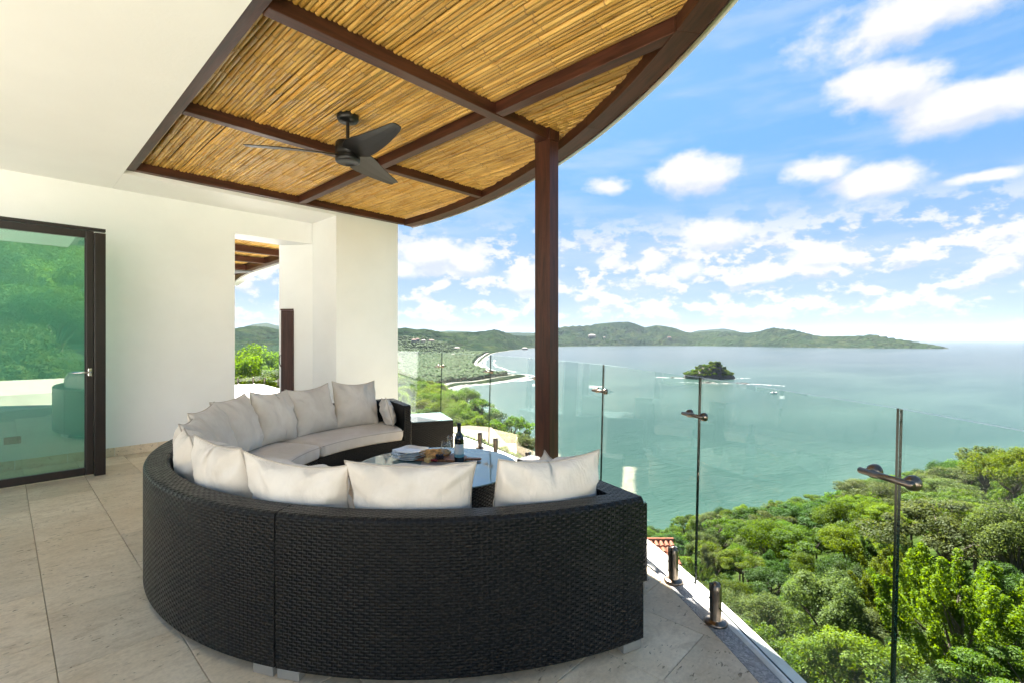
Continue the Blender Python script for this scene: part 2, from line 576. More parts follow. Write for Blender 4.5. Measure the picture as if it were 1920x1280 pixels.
def fabric_mat():
    m, t, out = newmat('cream_canvas')
    tcn = t.n('ShaderNodeTexCoord')
    oi = t.n('ShaderNodeObjectInfo')
    p = t.v('ADD', tcn.outputs['Object'], t.n('ShaderNodeCombineXYZ', {0: t.m('MULTIPLY', oi.outputs['Random'], 9.0)}).outputs[0])
    w = t.noise(t.v('MULTIPLY', p, (1, 1, 1)), 420.0, 2.0)
    soft = t.noise(p, 5.0, 4.0, 0.55, 0.4)
    fold = t.noise(t.v('MULTIPLY', p, (13, 13, 3.0)), 1.0, 3.0, 0.5, 0.8)
    c = t.mix(t.step(soft, 0.35, 0.75), (0.71, 0.645, 0.56), (0.79, 0.735, 0.66))
    k = t.n('ShaderNodeMapRange', {0: oi.outputs['Random'], 3: 0.95, 4: 1.04}).outputs[0]
    hv = t.n('ShaderNodeHueSaturation', {'Value': k, 'Color': c})
    b = t.n('ShaderNodeBsdfPrincipled', {'Base Color': hv, 'Roughness': 0.88, 'Specular IOR Level': 0.15, 'Sheen Weight': 0.15})
    bp = t.n('ShaderNodeBump', {'Strength': 1.0, 'Distance': 0.013, 'Height': t.m('ADD', t.m('ADD', t.m('MULTIPLY', soft, 0.9), t.m('MULTIPLY', fold, 0.9)), t.m('MULTIPLY', w, 0.03))})
    t.put(b, 'Normal', bp)
    t.put(out, 0, b)
    return m


M['fabric'] = fabric_mat()
M['piping'] = principled('cushion_piping', (0.50, 0.44, 0.37), 0.85)


def thin_glass(name, tint, ior=1.5, rough=0.0, gloss=1.0):
    m, t, out = newmat(name)
    tr = t.n('ShaderNodeBsdfTransparent', {'Color': tint})
    gl = t.n('ShaderNodeBsdfGlossy', {'Color': (gloss, gloss, gloss), 'Roughness': rough})
    g = t.n('ShaderNodeNewGeometry')
    # both faces of the sheet reflect like a face seen from the air side
    k = t.n('ShaderNodeMapRange', {0: g.outputs['Backfacing'], 3: ior, 4: 1.0 / ior}).outputs[0]
    fr = t.n('ShaderNodeFresnel', {'IOR': k})
    mx = t.n('ShaderNodeMixShader', {0: fr, 1: tr, 2: gl})
    t.put(out, 0, mx)
    return m


M['rail_glass'] = thin_glass('railing_glass', (0.95, 0.985, 0.972), 1.36)
M['door_glass'] = thin_glass('solar_door_glass', (0.52, 0.80, 0.71), 2.6)
M['wine_glass'] = thin_glass('clear_glass', (0.97, 0.98, 0.98), 1.45)
M['glass_edge'] = principled('glass_edge', (0.004, 0.018, 0.016), 0.2, spec=0.35, var=0.2, vscale=12)


M['glass_edge_skylit'] = principled('glass_edge_skylit', (0.30, 0.42, 0.38), 0.15, spec=0.8)  # sky glint along the top edge put in as a paler colour


def table_glass_mat():
    m, t, out = newmat('table_top_glass')
    b = t.n('ShaderNodeBsdfPrincipled', {'Base Color': (0.20, 0.30, 0.31, 1), 'Roughness': 0.04, 'Specular IOR Level': 0.9, 'Coat Weight': 0.6, 'Coat Roughness': 0.02})
    t.put(out, 0, b)
    return m


M['table_glass'] = table_glass_mat()


def leaf_mat(name, c0, c1, c2, trans=0.45, sc=1.0):
    m, t, out = newmat(name)
    oi = t.n('ShaderNodeObjectInfo')
    g = t.n('ShaderNodeNewGeometry')
    big = t.noise(g.outputs['Position'], 0.55 * sc, 3.0, 0.6)
    fine = t.noise(g.outputs['Position'], 4.5 * sc, 2.0, 0.6)
    c = t.mix(t.step(big, 0.32, 0.68), c0, c1)
    c = t.mix(t.m('MULTIPLY', t.step(fine, 0.45, 0.75), 0.75), c, c2)
    hv = t.n('ShaderNodeHueSaturation', {'Hue': t.n('ShaderNodeMapRange', {0: oi.outputs['Random'], 3: 0.482, 4: 0.516}).outputs[0], 'Value': t.n('ShaderNodeMapRange', {0: oi.outputs['Random'], 3: 0.75, 4: 1.25}).outputs[0], 'Color': c})
    d = t.n('ShaderNodeBsdfDiffuse', {'Color': hv})
    hv2 = t.n('ShaderNodeHueSaturation', {'Hue': 0.485, 'Saturation': 1.15, 'Value': 1.5, 'Color': hv})
    tr = t.n('ShaderNodeBsdfTranslucent', {'Color': hv2})
    mx = t.n('ShaderNodeMixShader', {0: trans, 1: d, 2: tr})
    gl = t.n('ShaderNodeBsdfGlossy', {'Color': (0.9, 0.95, 0.9, 1), 'Roughness': 0.6})
    mx2 = t.n('ShaderNodeMixShader', {0: 0.010, 1: mx, 2: gl})
    t.put(out, 0, mx2)
    return m


M['leaf_mid'] = leaf_mat('leaf_mid_green', (0.036, 0.074, 0.008), (0.066, 0.114, 0.011), (0.115, 0.160, 0.018), 0.52)
M['leaf_lime'] = leaf_mat('leaf_lime', (0.062, 0.108, 0.008), (0.100, 0.150, 0.011), (0.145, 0.185, 0.016), 0.5)
M['leaf_olive'] = leaf_mat('leaf_olive', (0.050, 0.074, 0.020), (0.076, 0.100, 0.028), (0.115, 0.138, 0.034), 0.48)
M['leaf_dark'] = leaf_mat('leaf_dark', (0.020, 0.046, 0.009), (0.036, 0.070, 0.012), (0.058, 0.095, 0.016), 0.4)


def land_mat(name, c0, c1, c2, sc, bump):
    m, t, out = newmat(name)
    g = t.n('ShaderNodeNewGeometry')
    p = g.outputs['Position']
    vo = t.n('ShaderNodeTexVoronoi', {'Vector': p, 'Scale': sc})
    big = t.noise(p, sc * 0.06, 6.0, 0.62)
    mid = t.noise(p, sc * 0.35, 4.0, 0.6)
    bw = t.n('ShaderNodeRGBToBW', {0: vo.outputs['Color']})
    c = t.mix(t.step(big, 0.38, 0.66), c0, c1)
    c = t.mix(t.m('MULTIPLY', t.step(mid, 0.45, 0.7), 0.6), c, c2)
    hv = t.n('ShaderNodeHueSaturation', {'Value': t.n('ShaderNodeMapRange', {0: bw, 3: 0.65, 4: 1.3}).outputs[0], 'Color': c})
    b = t.n('ShaderNodeBsdfDiffuse', {'Color': hv})
    bp = t.n('ShaderNodeBump', {'Strength': 1.0, 'Distance': bump, 'Height': t.m('SUBTRACT', 1.0, vo.outputs['Distance'])})
    t.put(b, 'Normal', bp)
    t.put(out, 0, b)
    return m


M['undergrowth'] = land_mat('undergrowth', (0.014, 0.026, 0.006), (0.024, 0.038, 0.009), (0.038, 0.048, 0.015), 0.9, 0.5)
M['farland'] = land_mat('far_forest', (0.0045, 0.0125, 0.0058), (0.0125, 0.0235, 0.0085), (0.031, 0.039, 0.014), 0.024, 20.0)
M['canopy'] = leaf_mat('canopy_green', (0.009, 0.026, 0.005), (0.020, 0.044, 0.007), (0.040, 0.066, 0.010), 0.12, 0.09)


def sand_mat():
    m, t, out = newmat('beach_sand')
    g = t.n('ShaderNodeNewGeometry')
    n = t.noise(g.outputs['Position'], 0.03, 5.0, 0.6)
    c = t.mix(t.step(n, 0.35, 0.65), (0.050, 0.038, 0.026), (0.078, 0.063, 0.047))
    b = t.n('ShaderNodeBsdfPrincipled', {'Base Color': c, 'Roughness': 0.85})
    t.put(out, 0, b)
    return m


M['sand'] = sand_mat()


def foam_mat():
    m, t, out = newmat('surf_foam')
    g = t.n('ShaderNodeNewGeometry')
    uv = t.n('ShaderNodeUVMap', uv_map='UVMap')
    s = t.n('ShaderNodeSeparateXYZ', {0: uv.outputs[0]})
    n = t.noise(g.outputs['Position'], 0.075, 7.0, 0.72, 0.6)
    edge = t.m('SUBTRACT', 1.0, t.m('ABSOLUTE', t.m('SUBTRACT', t.m('MULTIPLY', s.outputs[1], 2.0), 1.0)))
    f = t.m('MULTIPLY', t.step(t.m('ADD', n, t.m('MULTIPLY', edge, 0.30)), 0.66, 0.80), 0.8)
    d = t.n('ShaderNodeBsdfDiffuse', {'Color': (0.5, 0.51, 0.51, 1)})
    tr = t.n('ShaderNodeBsdfTransparent')
    mx = t.n('ShaderNodeMixShader', {0: f, 1: tr, 2: d})
    t.put(out, 0, mx)
    return m


M['foam'] = foam_mat()


def sea_mat():
    m, t, out = newmat('sea_water')
    g = t.n('ShaderNodeNewGeometry')
    p = g.outputs['Position']
    # rotate so that the swell lies across the bay
    mp = t.n('ShaderNodeMapping', {'Vector': p, 'Rotation': (0, 0, rad(20))})
    pl = mp.outputs[0]
    swell = t.noise(t.v('MULTIPLY', pl, (0.05, 0.17, 1)), 1.0, 5.0, 0.62, 0.4)
    rip = t.noise(t.v('MULTIPLY', pl, (0.22, 0.7, 1)), 1.0, 4.0, 0.6, 0.3)
    broad = t.noise(t.v('MULTIPLY', pl, (0.0022, 0.0045, 1)), 1.0, 5.0, 0.6, 0.6)
    dv = t.v('LENGTH', t.v('MULTIPLY', p, (1, 1, 0)))
    far = t.step(dv, 250.0, 2600.0)
    shallow = t.mix(t.step(broad, 0.35, 0.65), (0.012, 0.036, 0.028), (0.026, 0.056, 0.043))
    deep = t.mix(t.step(broad, 0.35, 0.65), (0.016, 0.027, 0.029), (0.026, 0.037, 0.038))
    c = t.mix(far, shallow, deep)
    c = t.mix(t.m('MULTIPLY', t.step(swell, 0.5, 0.75), 0.35), c, (0.030, 0.066, 0.052))
    b = t.n('ShaderNodeBsdfPrincipled', {'Base Color': c, 'Roughness': 0.22, 'IOR': 1.33, 'Specular IOR Level': 0.26})
    bp = t.n('ShaderNodeBump', {'Strength': 0.7, 'Distance': 1.7, 'Height': t.m('ADD', swell, t.m('MULTIPLY', rip, 0.35))})
    t.put(b, 'Normal', bp)
    t.put(out, 0, b)
    return m


M['sea'] = sea_mat()

# ------------------------------------------------------------------ the far landscape
rng = np.random.default_rng(7)


def ldv(l, d):
    return np.outer(d, F) + np.outer(l, R) if np.ndim(l) else d * F + l * R


# sea sheet
SR = 30000
sea_o = mesh_obj('sea', [(SR * math.cos(2 * math.pi * i / 48), SR * math.sin(2 * math.pi * i / 48), SEA) for i in range(48)], [tuple(range(48))], M['sea'])
tag(sea_o, kind='structure')

# coast of the bay, metres (right, ahead)
COAST = [(-600, 420), (-330, 560), (-200, 700), (-125, 860), (-98, 945), (-52, 985), (0, 1085), (34, 1166), (22, 1215), (-22, 1248), (-55, 1330),
         (-88, 1479), (-112, 1650), (-122, 1882), (-128, 2400), (-112, 3067), (10, 3800), (203, 4600), (480, 5200), (882, 5650), (1500, 5880), (2218, 5900), (2560, 5420),
         (2900, 4880), (3300, 4560), (3620, 4370), (3835, 4255)]
COAST_BACK = [(3900, 4290), (3860, 4450), (3560, 5000), (3300, 6300), (2900, 9500), (-9000, 9500), (-9000, 420)]


def catmull(P_, n=8):
    P_ = [np.array(p, float) for p in P_]
    out = []
    for i in range(len(P_) - 1):
        p0 = P_[max(i - 1, 0)]; p1 = P_[i]; p2 = P_[i + 1]; p3 = P_[min(i + 2, len(P_) - 1)]
        for k in range(n):
            t = k / n
            out.append(0.5 * ((2 * p1) + (-p0 + p2) * t + (2 * p0 - 5 * p1 + 4 * p2 - p3) * t * t + (-p0 + 3 * p1 - 3 * p2 + p3) * t ** 3))
    out.append(P_[-1])
    return np.array(out)


coast = catmull(COAST, 8)
poly = np.vstack([coast, np.array(COAST_BACK, float)])


def inside(l, d):
    x, y = poly[:, 0], poly[:, 1]
    res = np.zeros(l.shape, bool)
    j = len(x) - 1
    for i in range(len(x)):
        cnd = (y[i] > d) != (y[j] > d)
        if abs(y[j] - y[i]) > 1e-9:
            res ^= cnd & (l < (x[j] - x[i]) * (d - y[i]) / (y[j] - y[i]) + x[i])
        j = i
    return res


def coast_dist(l, d):
    best = np.full(l.shape, 1e9)
    for i in range(len(coast) - 1):
        a = coast[i]; b = coast[i + 1]
        ab = b - a
        t = np.clip(((l - a[0]) * ab[0] + (d - a[1]) * ab[1]) / (ab @ ab), 0, 1)
        best = np.minimum(best, np.hypot(l - a[0] - t * ab[0], d - a[1] - t * ab[1]))
    return best


def vnoise(x, y, seed=0):
    """value noise on arrays"""
    xi = np.floor(x).astype(np.int64); yi = np.floor(y).astype(np.int64)
    fx = x - xi; fy = y - yi
    fx = fx * fx * (3 - 2 * fx); fy = fy * fy * (3 - 2 * fy)

    def h(a, b):
        n = (a * 374761393 + b * 668265263 + seed * 974711) & 0x7fffffff
        n = ((n ^ (n >> 13)) * 1274126177) & 0x7fffffff
        return ((n ^ (n >> 16)) & 0xffff) / 65535.0
    return (h(xi, yi) * (1 - fx) + h(xi + 1, yi) * fx) * (1 - fy) + (h(xi, yi + 1) * (1 - fx) + h(xi + 1, yi + 1) * fx) * fy


def fbm(x, y, o=5, seed=0, ridged=False):
    s = 0; a = 0.5; tot = 0
    for i in range(o):
        n = vnoise(x, y, seed + i)
        if ridged: n = 1 - np.abs(2 * n - 1)
        s = s + a * n; tot += a
        a *= 0.5; x = x * 2.03 + 11.3; y = y * 2.03 + 5.7
    return s / tot


# crest line of the hills round the bay: bearing (as slope right of ahead), height angle, distance of the crest
SKY = [(400, 620, 3600), (440, 616, 3600), (470, 611, 3700), (500, 613, 3900), (525, 619, 3900), (600, 618, 3600), (700, 618, 3500), (750, 616, 3500), (760, 614.5, 3500), (775, 617, 3500), (800, 617, 3550), (815, 620, 3600), (838, 624, 3700), (880, 623, 4300),
       (910, 621, 4400), (935, 615.5, 4500), (947, 615.8, 4500), (962, 619, 4500), (985, 617, 4700), (1005, 617, 5000), (1050, 613, 6600), (1070, 611, 6700), (1100, 610, 6900),
       (1120, 607, 7000), (1160, 603.5, 7000), (1178, 603, 7000), (1190, 606, 7000), (1210, 614, 7000), (1230, 610, 7000), (1242, 611, 7000), (1265, 615, 7000), (1285, 622, 7000),
       (1300, 624, 7000), (1320, 622, 7000), (1345, 621, 6900), (1380, 622, 6700), (1400, 624, 6500), (1425, 621, 6100), (1437, 617, 5900), (1450, 614, 5750), (1465, 616, 5600), (1490, 618, 5450),
       (1510, 624, 5300), (1530, 629, 5200), (1545, 630.5, 5150), (1590, 630, 5000), (1620, 629, 4900), (1632, 626.5, 4850), (1650, 629, 4800), (1680, 634, 4700), (1700, 637, 4620),
       (1720, 641, 4540), (1740, 644, 4470), (1770, 650, 4330), (1785, 656, 4280), (1830, 660, 4200)]
S_u = np.array([(s[0] - 960) / 906.7 for s in SKY])
S_h = np.array([(634 - s[1]) / 906.7 for s in SKY])
S_r = np.array([s[2] for s in SKY], float)


def land_height(l, d):
    k = l / d
    crest = np.interp(k, S_u, S_r)
    hz = EYE + np.interp(k, S_u, S_h) * crest - SEA
    ins = inside(l, d)
    cd = coast_dist(l, d)
    sd = np.where(ins, cd, -cd)
    width = np.interp(crest, [3400, 4300, 4900, 5600, 6500, 7200], [1500, 380, 420, 800, 2000, 2300])
    width = np.where((k < 0.05), np.interp(k, [-0.6, -0.2, 0.05], [1600, 1500, 1700]), width)
    t = np.clip(1 - (crest - d) / width, 0, 1)
    t = t * t * (3 - 2 * t)
    back = np.clip(1 - (d - crest) / 900, 0.0, 1)
    rg = fbm(l / 300, d / 300, 6, 3, True)
    fold = fbm(l / 900, d / 900, 4, 9)
    h_hill = hz * t ** 1.25 * np.where(d > crest, back, 1)
    mod = 1 - (0.95 * (1 - rg) + 0.5 * (fold - 0.5)) * np.clip((crest - d) / 350, 0, 1)
    h = h_hill * mod
    plain = 1.5 + np.clip(sd / 60, 0, 1) * 2.0 + np.clip(sd / 500, 0, 1) * 7 * fbm(l / 260, d / 260, 3, 5)
    z = np.maximum(h, plain * 0.6) + plain * 0.4
    z = np.minimum(z, np.clip(sd, 0, None) * 0.55 + 0.2 * 0)       # come down to the water at the shore
    z = np.where(sd < 0, np.clip(sd * 0.15, -6, -0.3), z)
    return SEA + z


def polar_sheet(name, k0, k1, nk, d0, d1, nd, mat):
    ks = np.linspace(k0, k1, nk)
    ds = d0 * (d1 / d0) ** np.linspace(0, 1, nd)
    KK, DD = np.meshgrid(ks, ds)
    LL = KK * DD
    Z = land_height(LL, DD)
    X = DD * F[0] + LL * R[0]; Y = DD * F[1] + LL * R[1]
    V = np.stack([X, Y, Z], -1).reshape(-1, 3)
    i = np.arange(nd - 1)[:, None] * nk + np.arange(nk - 1)[None, :]
    Q = np.stack([i, i + 1, i + nk + 1, i + nk], -1).reshape(-1, 4)
    zz = Z.reshape(-1)
    keep = (zz[Q].max(1) > SEA - 1.0)
    Q = Q[keep]
    return mesh_obj(name, V, Q.tolist(), mat, None, True)


bay_land = polar_sheet('coastal_land', -1.3, 0.985, 860, 700, 8200, 200, M['farland'])
tag(bay_land, kind='structure')

# far blue range behind the hills
fv, ff = [], []
prof = [(380, 622), (430, 619), (455, 613), (480, 607), (500, 605), (515, 609), (540, 616), (600, 622), (800, 623), (845, 620), (870, 620.5), (900, 623), (1290, 624), (1310, 620), (1335, 617), (1360, 616.5), (1378, 619), (1392, 624), (1500, 631)]
fu = np.linspace(380, 1500, 160)
fvv = np.interp(fu, [p[0] for p in prof], [p[1] for p in prof])
rows = [(9200, 0.0), (9800, 0.55), (10600, 1.0), (11600, 0.3)]
for i, (u, v) in enumerate(zip(fu, fvv)):
    for (d, t) in rows:
        zt = EYE + (634 - v + 1.2 * (vnoise(np.array([u / 9.0]), np.array([1.0]))[0] - 0.5)) / 906.7 * 10600
        z = SEA + (zt - SEA) * t
        x, y = ld((u - 960) / 906.7 * d, d)
        fv.append((x, y, z))
for i in range(len(fu) - 1):
    for j in range(3):
        ff.append((i * 4 + j, (i + 1) * 4 + j, (i + 1) * 4 + j + 1, i * 4 + j + 1))
tag(mesh_obj('far_mountains', fv, ff, M['farland'], None, True), kind='structure')


# beach and surf along the bay
def strip(name, line, o0, o1, z0, z1, mat, jit=0.0, nrm_sign=1.0, kind='structure', rows=1):
    V, Fc, UV = [], [], []
    n = len(line)
    for i in range(n):
        t = line[min(i + 1, n - 1)] - line[max(i - 1, 0)]
        t = t / np.linalg.norm(t)
        nn = np.array([t[1], -t[0]]) * nrm_sign           # seaward
        a0 = o0[i] if hasattr(o0, '__len__') else o0
        a1 = o1[i] if hasattr(o1, '__len__') else o1
        j = jit * (vnoise(np.array([i * 0.45]), np.array([3.0]))[0] - 0.5)
        for (o, z) in ((a0, z0), (a1 + j, z1)):
            q = line[i] + nn * o
            x, y = ld(q[0], q[1])
            V.append((x, y, z))
    for i in range(n - 1):
        Fc.append((2 * i, 2 * i + 1, 2 * i + 3, 2 * i + 2))
        UV += [(i * .1, 0), (i * .1, 1), (i * .1 + .1, 1), (i * .1 + .1, 0)]
    o = mesh_obj(name, V, Fc, mat, None, False, UV)
    tag(o, kind=kind)
    return o


fine_coast = catmull(COAST, 14)
sel = fine_coast[(fine_coast[:, 1] > 800)]
dd_ = sel[:, 1]
w_in = np.interp(dd_, [800, 950, 1100, 1200, 1300, 1500, 1900, 3000, 5000, 6000], [8, 34, 40, 34, 16, 14, 22, 30, 34, 30])
head = sel[:, 0] > 2500
w_in = np.where(head, 4, w_in)
strip('beach', sel, -w_in, np.where(head, 2, 9), SEA + 3.2, SEA - 0.25, M['sand'], 5)
s1 = fine_coast[(fine_coast[:, 1] > 820) & (fine_coast[:, 1] < 2300) & (fine_coast[:, 0] < 200)]
strip('surf', s1, 7, 27, SEA + 0.35, SEA + 0.25, M['foam'], 14, kind='stuff')
s2 = fine_coast[(fine_coast[:, 1] > 1300) & (fine_coast[:, 1] < 2100) & (fine_coast[:, 0] < 0)]
strip('surf_line', s2, 45, 62, SEA + 0.3, SEA + 0.3, M['foam'], 26, kind='stuff')


# canopy of the coastal forest: thousands of crowns that read as one mass
def ico(sub=1):
    bm = bmesh.new()
    bmesh.ops.create_icosphere(bm, subdivisions=sub, radius=1.0)
    v = np.array([x.co[:] for x in bm.verts]); f = np.array([[y.index for y in x.verts] for x in bm.faces])
    bm.free()
    return v, f


icv, icf = ico(2)
blob_vars = []
for s in range(10):
    nv = icv.copy()
    for i in range(len(nv)):
        p = Vector(icv[i])
        k = 1 + 0.55 * mnoise.noise(p * 1.9 + Vector((s * 7.1, 0, 0))) + 0.35 * mnoise.noise(p * 4.3 + Vector((0, s * 3.3, 0)))
        nv[i] = icv[i] * k
    nv[:, 2] *= 0.8
    blob_vars.append(nv)


def blobs(name, pts, sizes, mat, label=None):
    V = []; Fc = []
    off = 0
    for (x, y, z), s in zip(pts, sizes):
        b = blob_vars[rng.integers(len(blob_vars))]
        a = rng.uniform(0, 6.28); ca, sa = math.cos(a), math.sin(a)
        w = b * s * np.array([rng.uniform(.85, 1.2), rng.uniform(.85, 1.2), rng.uniform(.8, 1.1)])
        V.append(np.stack([w[:, 0] * ca - w[:, 1] * sa + x, w[:, 0] * sa + w[:, 1] * ca + y, w[:, 2] + z], 1))
        Fc.append(icf + off); off += len(b)
    V = np.vstack(V); Fc = np.vstack(Fc)
    me = bpy.data.meshes.new(name)
    me.vertices.add(len(V)); me.vertices.foreach_set('co', V.ravel())
    me.loops.add(len(Fc) * 3); me.loops.foreach_set('vertex_index', Fc.ravel().astype(np.int32))
    me.polygons.add(len(Fc)); me.polygons.foreach_set('loop_start', np.arange(0, len(Fc) * 3, 3, dtype=np.int32))
    me.materials.append(mat)
    me.update(calc_edges=True); me.validate()
    o = link(bpy.data.objects.new(name, me))
    tag(o, label, kind='stuff')
    return o


cand_l, cand_d = [], []
for d0, d1, n in ((760, 1250, 1700), (1250, 1900, 2400), (1900, 3000, 3000)):
    k = rng.uniform(-0.27, 0.06, n * 2); d = np.sqrt(rng.uniform(d0 ** 2, d1 ** 2, n * 2))
    cand_l.append(k * d); cand_d.append(d)
cl = np.concatenate(cand_l); cdp = np.concatenate(cand_d)
ok = inside(cl, cdp) & (coast_dist(cl, cdp) > np.interp(cdp, [800, 950, 1200, 1300, 3000], [14, 44, 52, 24, 34]))
cl, cdp = cl[ok], cdp[ok]
cz = land_height(cl, cdp)
pts = [(*ld(a, b), c + 3.5) for a, b, c in zip(cl, cdp, cz)]
siz = rng.uniform(4.5, 9.0, len(pts)) * np.interp(cdp, [800, 3000], [0.8, 1.25])
blobs('coastal_forest', pts, siz, M['canopy'], 'dense green forest spread over the flat land behind the beach')

# ------------------------------------------------------------------ the hillside round the house
PHI = np.radians([-180, -140, -60, -32, -22, -14, -8, -3, 2, 6, 11, 16, 23, 30, 36, 43, 48, 60, 80, 100, 130, 160, 180])
RT = np.array([0, 8, 15, 25, 45, 70, 100, 160, 230, 330, 420, 560])
TOP = np.array([                                         # tree-top level by bearing and distance
    [-4, -4, 3, 7, 12, 18, 26, 36, 40, 40, 40, 40],
    [-4, -4, 0, 3, 6, 9, 10, 8, 4, 0, 0, 0],
    [-4, -4, -4, -3, -3, -4, -5, -8, -14, -25, -40, -60],
    [-4, -5, -4.5, -3, -1.5, -1.2, -2, -6, -12, -22, -36, -60],
    [-4, -5, -5, -5, -4, -4, -5, -9, -14, -26, -50, -80],
    [-4, -5, -6, -6.5, -6.5, -6.5, -7, -8, -11, -32, -70, -92],
    [-4, -5, -7, -8, -8.5, -8.5, -9, -13, -24, -55, -92, -95],
    [-4, -5, -7.5, -9, -9.5, -10.5, -15, -34, -60, -92, -95, -95],
    [-4, -5, -8, -9.5, -11, -20, -38, -70, -92, -95, -95, -95],
    [-4, -6, -9, -12, -21, -38, -60, -92, -95, -95, -95, -95],
    [-4, -7, -12, -17, -26, -39, -60, -92, -95, -95, -95, -95],
    [-4, -8, -13, -17, -23, -29.0, -34.5, -80, -95, -95, -95, -95],
    [-4, -8, -12, -15.5, -19.5, -23, -30, -75, -95, -95, -95, -95],
    [-4, -8, -11, -14, -17, -19.8, -27, -75, -95, -95, -95, -95],
    [-4, -8, -10, -12.5, -14.3, -16.2, -23, -75, -95, -95, -95, -95],
    [-4, -7, -9, -10.5, -10.5, -10.8, -17, -70, -95, -95, -95, -95],
    [-4, -7, -8, -9.5, -9.3, -9, -13, -66, -95, -95, -95, -95],
    [-4, -5, -5, -5, -4, -4, -10, -50, -90, -95, -95, -95],
    [-4, -3, -2, 0, 3, 5, 4, -20, -60, -90, -95, -95],
    [-4, -2, 0, 3, 8, 12, 14, 10, -10, -40, -60, -90],
    [-4, -1, 3, 6.5, 12, 18, 24, 30, 30, 20, 10, 0],
    [-4, -1, 4, 8, 13, 20, 27, 36, 40, 40, 40, 40],
    [-4, -4, 3, 7, 12, 18, 26, 36, 40, 40, 40, 40]], float)


def top_z(l, d):
    phi = math.atan2(l, d); r = math.hypot(l, d)
    col = [np.interp(r, RT, TOP[i]) for i in range(len(PHI))]
    return float(np.interp(phi, PHI, col))


def ground_z(l, d):
    r = math.hypot(l, d)
    return top_z(l, d) - 6.5 * min(1, max(0, (r - 8) / 8))


rs = np.concatenate([[3.0], 10 * (560 / 10) ** np.linspace(0, 1, 60)])
phis = np.radians(np.arange(-180, 181, 2.0))
V, Fc = [], []
for r in rs:
    for p in phis:
        l, d = r * math.sin(p), r * math.cos(p)
        x, y = ld(l, d)
        V.append((x, y, max(ground_z(l, d), SEA - 4) + (0.8 * mnoise.noise(Vector((x / 6, y / 6, 0))) if r > 14 else 0)))
npn = len(phis)
for i in range(len(rs) - 1):
    for j in range(npn - 1):
        Fc.append((i * npn + j, i * npn + j + 1, (i + 1) * npn + j + 1, (i + 1) * npn + j))
Fc.append(tuple(range(npn - 1)))
hill_o = mesh_obj('hillside', V, Fc, M['undergrowth'], None, True)
tag(hill_o, kind='structure')


# ---- trees: a few crown shapes, each with its own trunk, copied about
def leaf_cloud(centres, n_per, leaf, rnd, flat=0.0, up=0.35, droop=0.0):
    """small kite-shaped leaf sprays scattered in clumps"""
    cs = np.repeat(np.array([c[:3] for c in centres]), n_per, axis=0)
    rr = np.repeat(np.array([c[3] for c in centres]), n_per)
    n = len(cs)
    d = rnd.normal(size=(n, 3)); d /= np.linalg.norm(d, axis=1)[:, None]
    rad_ = rr * rnd.uniform(0.25, 1.0, n) ** 0.45
    pos = cs + d * rad_[:, None] * np.array([1, 1, 1 - flat])
    nrm = d * 0.7 + rnd.normal(size=(n, 3)) * 0.55 + np.array([0, 0, up])
    nrm /= np.linalg.norm(nrm, axis=1)[:, None]
    t = rnd.normal(size=(n, 3)) + np.array([0, 0, -droop])
    t -= nrm * (t * nrm).sum(1)[:, None]
    t /= np.linalg.norm(t, axis=1)[:, None]
    b = np.cross(nrm, t)
    s = leaf * rnd.uniform(0.6, 1.35, n)[:, None]
    V = np.stack([pos - t * s, pos + b * s * 0.42 + nrm * s * .12, pos + t * s, pos - b * s * 0.42 + nrm * s * .12], 1).reshape(-1, 3)
    Fc = np.arange(n * 4).reshape(-1, 4)
    return V, Fc


def fast_mesh(name, V, Q, mat):
    me = bpy.data.meshes.new(name)
    k = Q.shape[1]
    me.vertices.add(len(V)); me.vertices.foreach_set('co', np.asarray(V, np.float32).ravel())
    me.loops.add(len(Q) * k); me.loops.foreach_set('vertex_index', Q.ravel().astype(np.int32))
    me.polygons.add(len(Q)); me.polygons.foreach_set('loop_start', np.arange(0, len(Q) * k, k, dtype=np.int32))
    me.materials.append(mat)
    me.update(calc_edges=True)
    return me


